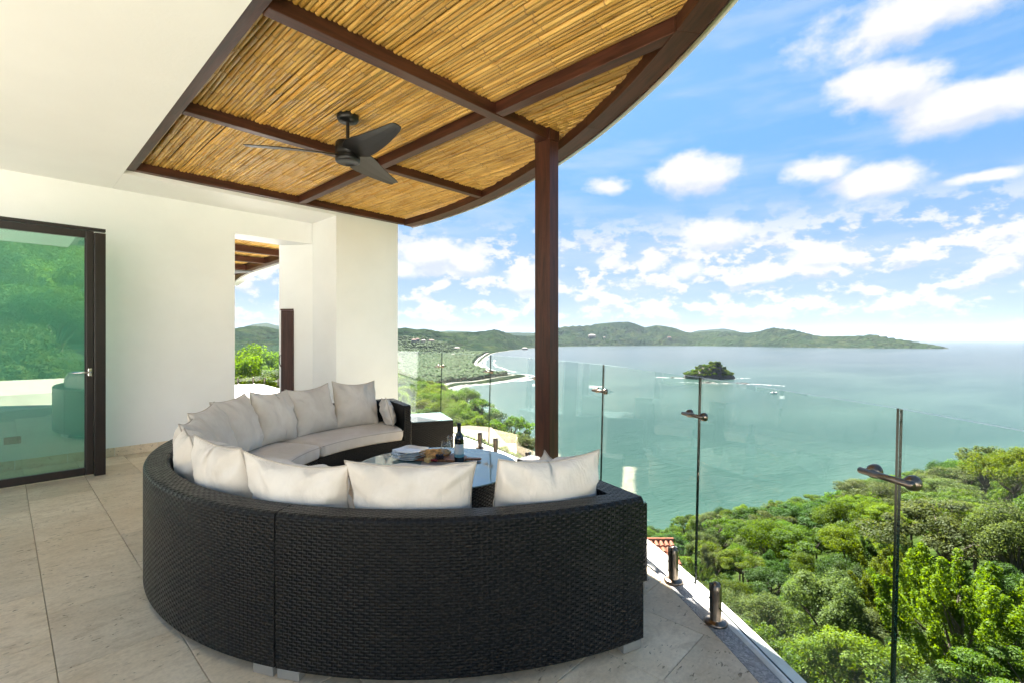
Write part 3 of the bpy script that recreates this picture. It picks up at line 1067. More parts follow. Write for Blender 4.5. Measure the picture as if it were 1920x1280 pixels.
def make_tree(style, seed, mat):
    """returns crown mesh, trunk mesh, height of crown centre; about 7 m tall, foot at z = 0"""
    rnd = np.random.default_rng(seed)
    cs = []
    if style == 'round':
        for i in range(34):
            d = rnd.normal(size=3); d /= np.linalg.norm(d)
            d[2] = abs(d[2]) * 1.0 - 0.25
            p = d * np.array([2.7, 2.7, 2.2]) * rnd.uniform(.55, 1.0)
            cs.append((p[0], p[1], 4.6 + p[2], rnd.uniform(.65, 1.15)))
        V, Q = leaf_cloud(cs, 560, .088, rnd)
    elif style == 'umbrella':
        for i in range(46):
            a = rnd.uniform(0, 6.28); r = 4.4 * math.sqrt(rnd.uniform(0.02, 1))
            lay = rnd.choice([0, 0, .8, 1.5])
            r *= (1 - lay * .18)
            z = 5.4 - 1.8 * (r / 4.4) ** 2 + (1.2 - lay) * .6
            cs.append((r * math.cos(a), r * math.sin(a), z, rnd.uniform(.6, 1.05)))
        V, Q = leaf_cloud(cs, 300, .10, rnd, flat=.68, up=1.0)
    elif style == 'upright':
        for i in range(70):
            a = rnd.uniform(0, 6.28); r = 2.6 * math.sqrt(rnd.uniform(0, 1)); z0 = 3.0 + rnd.uniform(0, 3.4) * (1 - .5 * (r / 2.6) ** 2)
            for k in range(4):
                cs.append((r * math.cos(a) * (1 + .06 * k), r * math.sin(a) * (1 + .06 * k), z0 + .24 * k, .34 - .05 * k))
        V, Q = leaf_cloud(cs, 120, .068, rnd, up=.1)
    elif style == 'airy':
        for i in range(24):
            d = rnd.normal(size=3); d /= np.linalg.norm(d)
            d[2] = abs(d[2]) - .2
            p = d * np.array([2.9, 2.9, 2.1]) * rnd.uniform(.75, 1.0)
            cs.append((p[0], p[1], 4.5 + p[2], rnd.uniform(.45, .8)))
        V, Q = leaf_cloud(cs, 150, .12, rnd, flat=.35, up=.6)
    else:                                          # heaped: several domes run together
        for k in range(5):
            a = rnd.uniform(0, 6.28); r0 = rnd.uniform(.6, 2.0); c0 = np.array([r0 * math.cos(a), r0 * math.sin(a), rnd.uniform(3.8, 5.2)])
            for i in range(11):
                d = rnd.normal(size=3); d /= np.linalg.norm(d); d[2] = abs(d[2]) - .3
                p = c0 + d * rnd.uniform(1.0, 1.5)
                cs.append((p[0], p[1], p[2], rnd.uniform(.45, .75)))
        V, Q = leaf_cloud(cs, 340, .083, rnd, up=.5)
    crown = fast_mesh('crown', V, Q, mat)
    parts = []
    h0 = 2.4 if style != 'umbrella' else 3.0
    parts.append(tube_data([(0, 0, -4), (0.05, 0, 0), (.12, .08, h0 * .6), (.05, .1, h0)], [.22, .19, .15, .12], 6))
    picks = rnd.choice(len(cs), min(16, len(cs)), replace=False)
    for k in picks:
        c = np.array(cs[k][:3]); m = np.array([.05, .1, h0]) * .55 + c * .45 + rnd.normal(size=3) * .22
        m[2] = min(m[2], c[2] - .1)
        parts.append(tube_data([(.05, .1, h0 - .3), tuple(m), tuple(c)], [.085, .055, .018], 5))
    tv, tf = merge(parts)
    tm = bpy.data.meshes.new('trunk')
    tm.from_pydata(tv, [], tf); tm.materials.append(M['bark']); tm.update()
    return crown, tm


TREES = {}
for st, seeds, mt in (('round', (1, 2, 3), 'leaf_mid'), ('umbrella', (4, 5), 'leaf_olive'), ('upright', (6, 7), 'leaf_lime'),
                      ('airy', (8, 9), 'leaf_olive'), ('heaped', (10, 11, 12), 'leaf_mid')):
    TREES[st] = [make_tree(st, s, M[mt]) for s in seeds]
CZ = {'round': 4.7, 'umbrella': 5.2, 'upright': 4.9, 'airy': 4.9, 'heaped': 4.8}
tree_spots = []


def put_tree(l, d, base, s, style, name, label, group=None, matname=None, var=None):
    tv = TREES[style][random.randrange(len(TREES[style])) if var is None else var % len(TREES[style])]
    x, y = ld(l, d)
    e = empty(name, (x, y, base), random.uniform(0, 6.28))
    e.scale = (s * random.uniform(.92, 1.1), s * random.uniform(.92, 1.1), s)
    tag(e, label, 'tree', group)
    c = bpy.data.objects.new('crown', tv[0]); link(c, e)
    if matname:
        c.material_slots[0].link = 'OBJECT'; c.material_slots[0].material = M[matname]
    t = bpy.data.objects.new('trunk', tv[1]); link(t, e)
    tree_spots.append((l, d, 2.6 * s * (1.5 if style == 'umbrella' else 1)))
    return e


def put_tree_px(u, v, d, s, style, label, matname=None, var=None, name='forest_tree'):
    """named trees, placed by where the crown's middle stands on its bearing"""
    l = (u - 960) / 906.7 * d
    z = EYE - (v - 634) / 906.7 * d
    return put_tree(l, d, z - CZ[style] * s, s, style, name, label, None, matname, var)


random.seed(4)
put_tree_px(1800, 1130, 19.5, 1.02, 'upright', 'tall upright bright green tree with spiky shoots in the bottom right corner', 'leaf_lime', 0)
put_tree_px(1775, 975, 33, 1.12, 'umbrella', 'broad flat-topped tree with layered pale foliage right of the nearest glass joint', 'leaf_olive', 0)
put_tree_px(1850, 862, 46, 0.95, 'airy', 'thin open-crowned tree against the water at the right edge', 'leaf_olive', 0)
put_tree_px(1625, 918, 60, 1.0, 'umbrella', 'pale flat-crowned tree at the water edge just left of the nearest glass joint', 'leaf_olive', 1)
put_tree_px(1910, 1010, 27, 0.85, 'round', 'grey-green rounded tree cut by the right edge of the picture', 'leaf_olive', 1)
put_tree_px(1905, 870, 40, 0.9, 'heaped', 'bright leafy tree rising at the right edge above the railing top', 'leaf_lime', 0)
put_tree_px(1545, 1110, 27, 0.92, 'heaped', 'dull olive heaped tree left of the nearest glass joint', 'leaf_olive', 1)
put_tree_px(1600, 1235, 21, 0.8, 'heaped', 'yellow-green low tree at the bottom edge beside the nearest glass joint', 'leaf_lime', 2)
put_tree_px(1440, 1010, 52, 1.0, 'round', 'deep green rounded tree standing against the water above the nearer post foot', 'leaf_mid', 0)
put_tree_px(1330, 1010, 66, 0.95, 'heaped', 'small dark tree below the second glass joint by the water', 'leaf_dark', 0)
put_tree_px(1690, 1100, 28, .8, 'upright', 'narrow bright green tree directly behind the nearest glass joint', 'leaf_lime', 1)
put_tree_px(1420, 1150, 33, .85, 'heaped', 'grey-green bushy tree behind the nearest post foot', 'leaf_olive', 0)
put_tree_px(902, 765, 78, 1.05, 'airy', 'open dark tree standing against the beach beside the left glass joints', 'leaf_mid', 1)
put_tree_px(958, 800, 50, 0.85, 'airy', 'airy light green tree beyond the tan roof against the water', 'leaf_mid', 0)
put_tree_px(985, 828, 46, 0.6, 'heaped', 'small feathery tree just left of the tall wooden post', 'leaf_olive', 1)
put_tree_px(492, 702, 30, 0.85, 'round', 'bright round tree seen through the wall opening beyond the far terrace', 'leaf_lime', 1)
put_tree_px(522, 706, 33, 0.8, 'heaped', 'second bright tree beside the passage wall beyond the far terrace', 'leaf_lime', 0)


def scatter(n, phi0, phi1, r0, r1, gap, size, name, label, group, styles, seed, zoff=0.0, mats=(None,)):
    rnd = random.Random(seed)
    cnt = 0
    for _ in range(n):
        phi = rad(rnd.uniform(phi0, phi1)); r = math.sqrt(rnd.uniform(r0 * r0, r1 * r1))
        l, d = r * math.sin(phi), r * math.cos(phi)
        g = gap * (0.75 + r / 130.0)
        if any((l - a) ** 2 + (d - b) ** 2 < (g * .55 + c * .45) ** 2 for a, b, c in tree_spots):
            continue
        zt = top_z(l, d)
        if zt - 7 < SEA + 2: continue
        st = rnd.choice(styles)
        s = size * rnd.uniform(.72, 1.15)
        H_ = {'round': 6.9, 'umbrella': 6.3, 'upright': 7.3, 'airy': 6.8, 'heaped': 6.7}[st] * s
        random.seed(rnd.random())
        put_tree(l, d, zt - H_ + rnd.uniform(-1.2, .3) + zoff, s, st, name, label, group, rnd.choice(mats))
        cnt += 1
    return cnt


MIXM = ('leaf_mid', 'leaf_mid', 'leaf_lime', 'leaf_mid', 'leaf_olive', 'leaf_dark', 'leaf_dark')
c1_ = scatter(2500, 12, 48, 14, 62, 3.1, .82, 'forest_tree', 'green tree in the dense forest below the glass railing on the right', 'trees on the slope below the right railing', ['round', 'heaped', 'heaped', 'umbrella', 'upright', 'airy'], 11, 0, MIXM)
c2_ = scatter(1100, 12, 48, 62, 118, 3.5, .95, 'forest_tree', 'green tree near the water in the forest on the right', 'trees by the water on the right', ['round', 'heaped', 'umbrella', 'airy'], 12, 0, MIXM)
c3_ = scatter(560, -14.5, 4, 34, 230, 4.6, 1.0, 'hill_tree', 'green tree on the left slope seen through the glass beyond the far side table', 'trees on the left slope', ['round', 'heaped', 'round', 'umbrella', 'airy'], 13, 0, (None, 'leaf_mid', 'leaf_mid', 'leaf_dark', 'leaf_lime'))
for k, (u, v, d) in enumerate([(845, 748, 95), (868, 762, 88), (884, 778, 80), (858, 786, 70), (892, 800, 62), (925, 793, 60), (830, 772, 76), (800, 765, 80), (812, 795, 62), (876, 742, 110)]):
    random.seed(900 + k)
    st = ['round', 'heaped', 'airy'][k % 3]
    put_tree((u - 960) / 906.7 * d, d, EYE - (v - 634) / 906.7 * d - CZ[st] * 1.0, 1.0, st, 'hill_tree', 'green tree on the left slope seen through the glass beyond the far side table', 'trees on the left slope', ['leaf_mid', 'leaf_dark', 'leaf_lime'][(k * 2) % 3])
c4_ = scatter(500, -31, -22.5, 24, 120, 3.6, .9, 'garden_tree', 'leafy tree beyond the far terrace seen through the wall opening', 'trees beyond the far terrace', ['round', 'heaped', 'airy'], 14, 0, (None, 'leaf_lime', 'leaf_olive'))
c5_ = scatter(700, 108, 152, 13, 60, 4.6, 1.05, 'garden_tree', 'sunlit green tree reflected in the glass door', 'trees behind the terrace', ['round', 'heaped', 'upright'], 15, 0, (None, 'leaf_lime', 'leaf_mid'))
print('trees', c1_, c2_, c3_, c4_, c5_)


# ---- island, rocks and foam round it
def islet():
    l0, d0 = 452, 1112
    x0, y0 = ld(l0, d0)
    e = empty('wooded_island', (x0, y0, SEA))
    tag(e, 'small wooded island with dark rocky foot standing in the bay', 'island')
    n, mm = 72, 16
    V, Fc = [], []
    for j in range(mm + 1):
        t = j / mm
        for i in range(n):
            a = 2 * math.pi * i / n
            cx_, sy_ = math.cos(a), math.sin(a)
            rr = 1 + .10 * mnoise.noise(Vector((cx_ * 1.6, sy_ * 1.6, 4.0))) + .06 * mnoise.noise(Vector((cx_ * 5, sy_ * 5, t * 4)))
            k = (1 - t) if t > .15 else 1 - t * .4
            l = 57 * cx_ * rr * k; d = 34 * sy_ * rr * k
            prof_ = np.interp(l, [-57, -45, -25, -12, 0, 12, 26, 38, 50, 57], [3, 10, 21, 25, 24, 31, 32, 27, 13, 4])
            z = min(9.0 * t / .15, 9) if t <= .15 else 7 + (prof_ - 7) * min(1, (t - .15) / .45)
            z = max(min(z, prof_), -2) if j else -3
            p = l * R + d * F
            V.append((p[0], p[1], z + 1.2 * mnoise.noise(Vector((l / 5, d / 5, z / 4)))))
    for j in range(mm):
        for i in range(n):
            Fc.append((j * n + i, j * n + (i + 1) % n, (j + 1) * n + (i + 1) % n, (j + 1) * n + i))
    mesh_obj('rock_base', V, Fc, M['rock'], e)
    # wood on top
    pts, sz = [], []
    for _ in range(420):
        l = rng.uniform(-54, 54); d = rng.uniform(-30, 30)
        if (l / 55) ** 2 + (d / 31) ** 2 > 1: continue
        pr = float(np.interp(l, [-57, -45, -25, -12, 0, 12, 26, 38, 50, 57], [3, 10, 21, 25, 24, 31, 32, 27, 13, 4]))
        rho = math.sqrt((l / 57) ** 2 + (d / 34) ** 2)
        zr = 7 + (pr - 7) * min(1, max(0, .85 - rho) / .45)
        p = l * R + d * F
        pts.append((p[0] + x0, p[1] + y0, SEA + min(zr, pr + 2))); sz.append(rng.uniform(2.6, 4.6))
    # leafy crowns: reuse tree crowns at real size
    k = 0
    for (px_, py_, pz_), s in zip(pts, sz):
        tv = TREES[['round', 'heaped', 'round', 'airy'][k % 4]][k % 2]
        c = bpy.data.objects.new('island_tree', tv[0]); link(c, e)
        c.location = (px_ - x0, py_ - y0, pz_ - SEA - 3.4 + 1.4 * math.sin(k * 2.3))
        c.scale = (s / 2.6,) * 3
        c.rotation_euler = (0, 0, k * 1.7)
        c.material_slots[0].link = 'OBJECT'; c.material_slots[0].material = M[['leaf_mid', 'leaf_dark', 'leaf_lime', 'leaf_mid', 'leaf_dark'][k % 5]]
        k += 1
        if k > 250: break


islet()


def rock_group(l0, d0, n, L, D, hmax, label, ang=0.0):
    x0, y0 = ld(l0, d0)
    parts = []
    rr = np.random.default_rng(int(l0))
    for i in range(n):
        t = rr.uniform(-1, 1)
        b = blob_vars[i % 10] * np.array([rr.uniform(3, 8), rr.uniform(2, 5), 1]) * np.array([1, 1, rr.uniform(.4, 1) * hmax * (1 - abs(t) * .6)])
        l = t * L; d = t * D + rr.normal() * 2.5
        p = l * R + d * F
        parts.append(([tuple(v) for v in (b @ np.array([[R[0], R[1], 0], [F[0], F[1], 0], [0, 0, 1]])) + np.array([p[0], p[1], 0])], [tuple(f) for f in icf]))
    v, f = merge(parts)
    o = mesh_obj('sea_rocks', v, f, M['rock'])
    o.location = (x0, y0, SEA)
    tag(o, label, 'rocks')


rock_group(398, 995, 12, 22, -2, 6, 'low dark rocks breaking the water in front of the island')
rock_group(460, 985, 9, 26, -4, 3, 'thin line of wet rocks to the right of the low dark rocks')
rock_group(372, 1128, 8, 26, 0, 3, 'flat rocks at the left tip of the island')


def foam_line(pts_, w):
    line = catmull(pts_, 10)
    strip('surf', line, -w / 2, w / 2, SEA + 0.3, SEA + 0.3, M['foam'], w * .6, kind='stuff')


foam_line([(338, 1150), (365, 1132), (392, 1112), (420, 1086), (455, 1073), (495, 1084), (520, 1105), (545, 1110)], 16)
foam_line([(350, 1010), (375, 998), (405, 980), (440, 975), (480, 962), (505, 942)], 9)
foam_line([(470, 985), (505, 955), (525, 930)], 8)
foam_line([(338, 1137), (352, 1133), (366, 1126)], 20)
foam_line([(-60, 1010), (10, 1040), (55, 1110), (75, 1165)], 26)


def boat(l, d, s, label, rz=0.3):
    x, y = ld(l, d)
    e = empty('motor_boat', (x, y, SEA), rz)
    tag(e, label, 'boat')
    V, Fc = [], []
    st = [(-5, 1.5, 1.3), (-2, 1.8, 1.2), (2, 1.6, 1.4), (4.5, .7, 1.8), (6, .05, 2.1)]
    for (x_, w, h) in st:
        V += [(x_ * s, -w * s, h * s), (x_ * s, -w * .6 * s, -.4 * s), (x_ * s, w * .6 * s, -.4 * s), (x_ * s, w * s, h * s)]
    for i in range(4):
        for j in range(3):
            Fc.append((i * 4 + j, i * 4 + j + 1, i * 4 + 5 + j, i * 4 + 4 + j))
        Fc.append((i * 4 + 3, i * 4, i * 4 + 4, i * 4 + 7))
    Fc.append((0, 1, 2, 3)[::-1])
    mesh_obj('hull', V, Fc, M['white'], e)
    box('cabin', -2 * s, 1.6 * s, -1.0 * s, 1.0 * s, 1.25 * s, 2.7 * s, M['white'], e, .15 * s)
    box('cabin_roof', -2.6 * s, 1.9 * s, -1.2 * s, 1.2 * s, 2.75 * s, 2.95 * s, M['black'], e)


boat(436, 806, 1.15, 'small pale motor boat moored below the rocks', -0.6)
boat(79, 2170, 1.6, 'tiny dark boat near the beach left of the tall post', 1.0)


# ---- far houses round the bay
def house(l, d, w, dp, h, label, roofm='house_red', rz=0.0, sink=0):
    z = float(land_height(np.array([float(l)]), np.array([float(d)]))[0])
    x, y = ld(l, d)
    e = empty('bay_house', (x, y, z + 5 - sink), YAW - rad(90) + rz)
    tag(e, label, 'house')
    bm = bmesh.new(); add_box(bm, -w / 2, w / 2, -dp / 2, dp / 2, -6, h)
    bm_obj('wall', bm, M['house_wall'], e)
    for kx in range(max(2, int(w / 7))):
        wx = -w / 2 + (kx + .5) * w / max(2, int(w / 7))
        box('window', wx - 1.2, wx + 1.2, -dp / 2 - .08, -dp / 2 - .01, h * .35, h * .7, M['black'], e)
    V = [(-w / 2 - 1, -dp / 2 - 1, h + .02), (w / 2 + 1, -dp / 2 - 1, h + .02), (w / 2 + 1, dp / 2 + 1, h + .02), (-w / 2 - 1, dp / 2 + 1, h + .02), (-w / 4, 0, h + dp * .28), (w / 4, 0, h + dp * .28)]
    mesh_obj('roof', V, [(0, 1, 5, 4), (1, 2, 5), (2, 3, 4, 5), (3, 0, 4), (3, 2, 1, 0)], M[roofm], e)


for (u, d, w, h, lab, rm) in [(776, 2750, 26, 17, 'pale hotel block with red roof on the far left hillside', 'house_red'), (783, 2800, 20, 20, 'taller pale block in the middle of the left hillside group', 'house_red'),
                              (794, 2780, 24, 15, 'pale block at the right of the left hillside group', 'house_wall'), (809, 2850, 30, 9, 'low red-roofed house right of the hillside blocks', 'house_red'),
                              (857, 2900, 34, 8, 'low white house in a clearing below the ridge', 'house_wall'), (984, 3900, 44, 13, 'white villa on the slope just left of the tall post', 'house_wall'),
                              (849, 2300, 14, 6, 'small white house among the coastal forest', 'house_wall'), (1133, 6100, 26, 10, 'white house on the far hills right of the tall post', 'house_wall'),
                              (1255, 6100, 40, 12, 'reddish house at the foot of the far hills', 'house_red'), (1110, 6050, 90, 12, 'long grey resort block low on the far shore', 'house_wall')]:
    house((u - 960) / 906.7 * d, d, w, w * .6, h, lab, rm)

# ------------------------------------------------------------------ the house: floor, walls, ceiling
DC = (-5.5, 6.92)                      # centre of the curved deck
RD = 9.91                              # railing line
WALL_Y = 7.13

slab = prism('terrace_floor', arc_pts(DC, 9.94, rad(-100), rad(12), 90) + [(4.2, 9.0), (-9, 9.0), (-9, -2.9)], -0.45, -0.014, M['grout'])
tag(slab, kind='structure')


def clip(poly_, nx, ny, c):
    out = []
    for i in range(len(poly_)):
        a = poly_[i]; b = poly_[(i + 1) % len(poly_)]
        da = a[0] * nx + a[1] * ny - c; db = b[0] * nx + b[1] * ny - c
        if da <= 0: out.append(a)
        if (da <= 0) != (db <= 0):
            t = da / (da - db)
            out.append((a[0] + (b[0] - a[0]) * t, a[1] + (b[1] - a[1]) * t))
    return out


TW, TL, GAP = 0.410, 0.600, 0.0028


def tile_mesh(pl):
    cxm = sum(p[0] for p in pl) / len(pl); cym = sum(p[1] for p in pl) / len(pl)
    n = len(pl)
    ins = []
    for x, y in pl:
        L = math.hypot(x - cxm, y - cym)
        k = max(0, 1 - 0.003 / L) if L > 1e-6 else 1
        ins.append((cxm + (x - cxm) * k, cym + (y - cym) * k))
    V = [(x, y, -0.013) for x, y in pl] + [(x, y, -0.002) for x, y in pl] + [(x, y, 0.0) for x, y in ins]
    Fc = [tuple(2 * n + i for i in range(n))]
    for i in range(n):
        j = (i + 1) % n
        Fc.append((i, j, n + j, n + i)); Fc.append((n + i, n + j, 2 * n + j, 2 * n + i))
    me = bpy.data.meshes.new('tile'); me.from_pydata(V, [], Fc); me.materials.append(M['travertine']); me.update()
    return me


full = [(-TW / 2 + GAP / 2, -TL / 2 + GAP / 2), (TW / 2 - GAP / 2, -TL / 2 + GAP / 2), (TW / 2 - GAP / 2, TL / 2 - GAP / 2), (-TW / 2 + GAP / 2, TL / 2 - GAP / 2)]
full_me = tile_mesh(full)
RT_TILE = 9.845
ntile = 0
VIS0, VIS1 = rad(-49), rad(49)
for i in range(-3, 12):
    for j in range(-2, 14):
        cxm = 0.157 - TW / 2 + TW * i
        cym = 0.28 + TL * j + (TL * .5 if i % 2 else 0) + (0.07 if i % 4 == 2 else 0)
        if cym - TL / 2 > WALL_Y - .01: continue
        l = cxm * R[0] + cym * R[1]; d = cxm * F[0] + cym * F[1]
        if d < 0.9 or abs(l) / d > 1.45: continue
        pl = [(cxm + x, cym + y) for x, y in full]
        rr_ = max(math.hypot(x - DC[0], y - DC[1]) for x, y in pl)
        me = full_me; cut = False
        if rr_ > RT_TILE:
            for a in range(-60, 12):
                ca, sa = math.cos(rad(a)), math.sin(rad(a))
                pl = clip(pl, ca, sa, RT_TILE + DC[0] * ca + DC[1] * sa)
                if len(pl) < 3: break
            if len(pl) < 3: continue
            cut = True
        if max(y for x, y in pl) > WALL_Y - 0.003 and cxm < 2.2:
            pl = clip(pl, 0, 1, WALL_Y - 0.003); cut = True
            if len(pl) < 3: continue
        if cut:
            q = []
            for p in pl:
                if not q or math.hypot(p[0] - q[-1][0], p[1] - q[-1][1]) > 1e-4: q.append(p)
            if len(q) > 1 and math.hypot(q[0][0] - q[-1][0], q[0][1] - q[-1][1]) < 1e-4: q.pop()
            if len(q) < 3: continue
            me = tile_mesh([(x - cxm, y - cym) for x, y in q])
        o = bpy.data.objects.new('tile', me); o.location = (cxm, cym, random.uniform(-.0008, .0006)); link(o, slab); ntile += 1
print('tiles', ntile)
# the rest of the deck, out of the picture
x_lo = 0.157 - TW / 2 + TW * -3 - TW / 2
rest = prism('terrace_paving', arc_pts(DC, 9.845, rad(-98), rad(-50), 40) + [(0.2, -0.55), (-.9, .2), (-1.4, 1.0), (-1.4, 7.1), (-8.9, 7.1), (-8.9, -2.2)], -0.012, -0.0035, M['slab'])
tag(rest, kind='structure')
bounce_o = box('bounce_wall', -14, -2.4, -10.95, -10.5, -.4, 4.6, M['plaster'])  # added wall out of view, bounces sunlight back under the roof
tag(bounce_o, kind='structure')
M['patio'] = principled('patio_stone', (0.40, 0.36, 0.29), 0.8, var=0.15, vscale=2.0)
pat = box('patio', -14, 3.2, -10.4, -4.4, -.4, -.03, M['patio'])
tag(pat, kind='structure')
tag(box('side_court', -16, -9.05, -3.15, 7.0, -.4, -.03, M['slab']), kind='structure')
tag(ring('pebble_strip', DC, 9.847, 9.934, -100, 12, -0.3, -0.001, M['pebble'], n=140), kind='structure')
tag(ring('kerb', DC, 9.936, 10.03, -100, 12, -0.5, 0.012, M['kerb'], n=140, bev=0.012), kind='structure')
tag(ring('deck_wall', DC, 9.70, 9.985, -100, 12, -6.0, -0.501, M['plaster'], n=80), kind='structure')

# main wall with the opening on its right
wprof = [(-9, -.4), (2.15, -.4), (2.15, 2.75), (3.19, 2.75), (3.19, 3.4), (-9, 3.4)]
wall = mesh_obj('wall_back', [(x, WALL_Y, z) for x, z in wprof] + [(x, WALL_Y + .42, z) for x, z in wprof],
                [tuple(range(6)), tuple(range(11, 5, -1))] + [((i + 1) % 6, i, 6 + i, 6 + (i + 1) % 6) for i in range(6)], M['plaster'])
tag(wall, kind='structure')
for k in range(8):
    x0 = -1.1 + k * .4
    x1 = min(x0 + .4, 2.15)
    box('skirting_tile', x0 + .002, x1 - .002, WALL_Y - .014, WALL_Y - .001, 0.002, .10, M['travertine'], wall, .002)
pier = prism('wall_pier', [(3.22, 6.42), (4.22, 6.42), (4.22, 8.1), (3.25, 8.1), (2.90, 7.60), (3.205, WALL_Y)], -0.4, 3.28, M['plaster'])
tag(pier, kind='structure')
# ceilings: white plaster, lower than the timber by a hand's breadth
ceil_l = box('ceiling', -0.6, 0.875, 0.2, WALL_Y - .002, 3.06, 3.5, M['ceiling'])
tag(ceil_l, kind='structure')
tag(prism('ceiling_strip', [(.878, 6.40), (3.218, 6.40), (3.218, WALL_Y - .002), (.878, WALL_Y - .002)], 3.06, 3.45, M['ceiling']), kind='structure')

# narrow brown door in the passage wall
A = Vector((2.90, 7.60)); B = Vector((3.205, WALL_Y)); dv_ = (B - A).normalized(); nv_ = Vector((-dv_.y, dv_.x))
if nv_.x * -1 + nv_.y * -1 < 0: nv_ = -nv_
nd = empty('narrow_door', (A.x, A.y, 0.0), math.atan2(dv_.y, dv_.x))
tag(nd, 'narrow dark brown wooden door set in the passage wall behind the sofa', 'door')
sgn = 1 if (Matrix.Rotation(math.atan2(dv_.y, dv_.x), 2) @ Vector((0, 1))).dot(nv_) > 0 else -1


def uvbox(name, x0, x1, y0, y1, z0, z1, mat, parent=None, bev=0.004, axis=2):
    """box with its UV running along one axis, for wood grain"""
    bm = bmesh.new(); add_box(bm, x0, x1, y0, y1, z0, z1, bev)
    uvl = bm.loops.layers.uv.new('UVMap')
    for f in bm.faces:
        for lp in f.loops:
            c = lp.vert.co
            o2 = [c[k] for k in range(3) if k != axis]
            lp[uvl].uv = (c[axis], o2[0] + o2[1])
    return bm_obj(name, bm, mat, parent)


y_a, y_b = (0.002, 0.022) if sgn > 0 else (-0.022, -0.002)
uvbox('door_leaf', .045, .235, y_a, y_b, .02, 1.765, M['doorwood'], nd)
uvbox('frame_top', .035, .245, y_a * 1.0, y_b * 1.35, 1.768, 1.79, M['doorwood'], nd, .002, 0)
uvbox('frame_side', .238, .25, y_a, y_b * 1.35, .02, 1.766, M['doorwood'], nd, .002)
hs_ = sgn
tube('handle', [(.055, hs_ * .02, 1.10), (.052, hs_ * .065, 1.09), (.050, hs_ * .07, 1.0), (.056, hs_ * .04, .93), (.058, hs_ * .02, .92)], .007, M['black'], nd)

# ------------------------------------------------------------------ timber and cane ceiling
RC, RR = (-3.95, 6.18), 8.44
bc = empty('bamboo_ceiling', (2.7, 4.0, 3.1))
tag(bc, 'golden bamboo cane ceiling in a dark timber grid with a curved edge', 'ceiling')


def child_at(o, parent):
    o.parent = parent
    o.matrix_parent_inverse = Matrix.Translation(-Vector(parent.location))
    return o


def roof_x(y):
    return RC[0] + math.sqrt(max(0, RR ** 2 - (y - RC[1]) ** 2))


ZB = 3.10
for nm, a in (('beam', (0.88, 0.97, 0.25, 6.395, ZB, ZB + .12, 1)), ('beam', (.973, 4.28, 6.31, 6.395, ZB, ZB + .12, 0)),
              ('beam', (.973, 4.22, 4.41, 4.49, ZB + .004, ZB + .10, 0)), ('beam', (.973, 3.42, 2.69, 2.78, ZB - .004, ZB + .10, 0)),
              ('beam', (2.655, 2.74, 4.493, 6.307, ZB + .002, ZB + .10, 1)), ('beam', (2.655, 2.74, 2.783, 4.407, ZB + .002, ZB + .10, 1)), ('beam', (2.655, 2.74, 1.22, 2.687, ZB + .002, ZB + .10, 1)),
              ('beam', (.973, 2.3, 0.28, 0.38, ZB, ZB + .10, 0))):
    child_at(uvbox(nm, *a[:6], M['wood'], None, .005, a[6]), bc)


def uv_ring(name, C, r0, r1, a0, a1, z0, z1, mat, parent, n):
    V, Fc, UV = [], [], []
    for i in range(n + 1):
        a = rad(a0 + (a1 - a0) * i / n)
        for r, z in ((r0, z0), (r1, z0), (r1, z1), (r0, z1)):
            V.append((C[0] + r * math.cos(a), C[1] + r * math.sin(a), z))
    w = r1 - r0; h = z1 - z0
    vs = [0, w, w + h, 2 * w + h, 2 * w + 2 * h]
    s = r1 * rad(a1 - a0) / n
    for i in range(n):
        for j in range(4):
            jj = (j + 1) % 4
            Fc.append((i * 4 + j, (i + 1) * 4 + j, (i + 1) * 4 + jj, i * 4 + jj))
            UV += [(i * s, vs[j]), (i * s + s, vs[j]), (i * s + s, vs[j + 1]), (i * s, vs[j + 1])]
    Fc.append((0, 1, 2, 3)); UV += [(0, 0), (0, w), (h, w), (h, 0)]
    b = n * 4
    Fc.append((b + 3, b + 2, b + 1, b)); UV += [(0, 0), (0, w), (h, w), (h, 0)]
    o = mesh_obj(name, V, Fc, mat, None, False, UV)
    bm = bmesh.new(); bm.from_mesh(o.data); bmesh.ops.recalc_face_normals(bm, faces=bm.faces[:]); bm.to_mesh(o.data); bm.free()
    return child_at(o, parent) if parent else o


# the curved edge is made of straight-sawn pieces end to end
cuts = [-46, -37, -28, -19.5, -11, -2.5, 1.45]
for a0, a1 in zip(cuts[:-1], cuts[1:]):
    uv_ring('curved_beam', RC, RR - .185, RR - .035, a0 + .01, a1 - .01, ZB - .002, ZB + .13, M['wood'], bc, 10)
child_at(ring('drip_edge', RC, RR - .033, RR - .016, -46, 1.5, ZB - .012, ZB + .24, M['steel'], n=60), bc)
child_at(ring('fascia', RC, RR - .014, RR + .012, -46, 1.55, ZB - .004, ZB + .34, M['white'], n=60), bc)
# boarding above the canes and the roof itself
roofp = arc_pts(RC, RR - .036, rad(-45.8), rad(1.4), 60) + [(.9, 6.39), (.9, .26)]
child_at(prism('boarding', roofp, ZB + .135, ZB + .16, M['black']), bc)
rf = prism('roof', arc_pts(RC, RR + .0, rad(-46), rad(1.5), 60) + [(4.4, 8.2), (-.6, 7.6), (-.6, .2)], 3.505, 3.62, M['white'])
tag(rf, kind='structure')
tag(prism('roof_fill', arc_pts(RC, RR - .05, rad(-45.6), rad(1.2), 60) + [(.92, 6.38), (.92, .3)], ZB + .165, 3.5, M['black']), kind='structure')

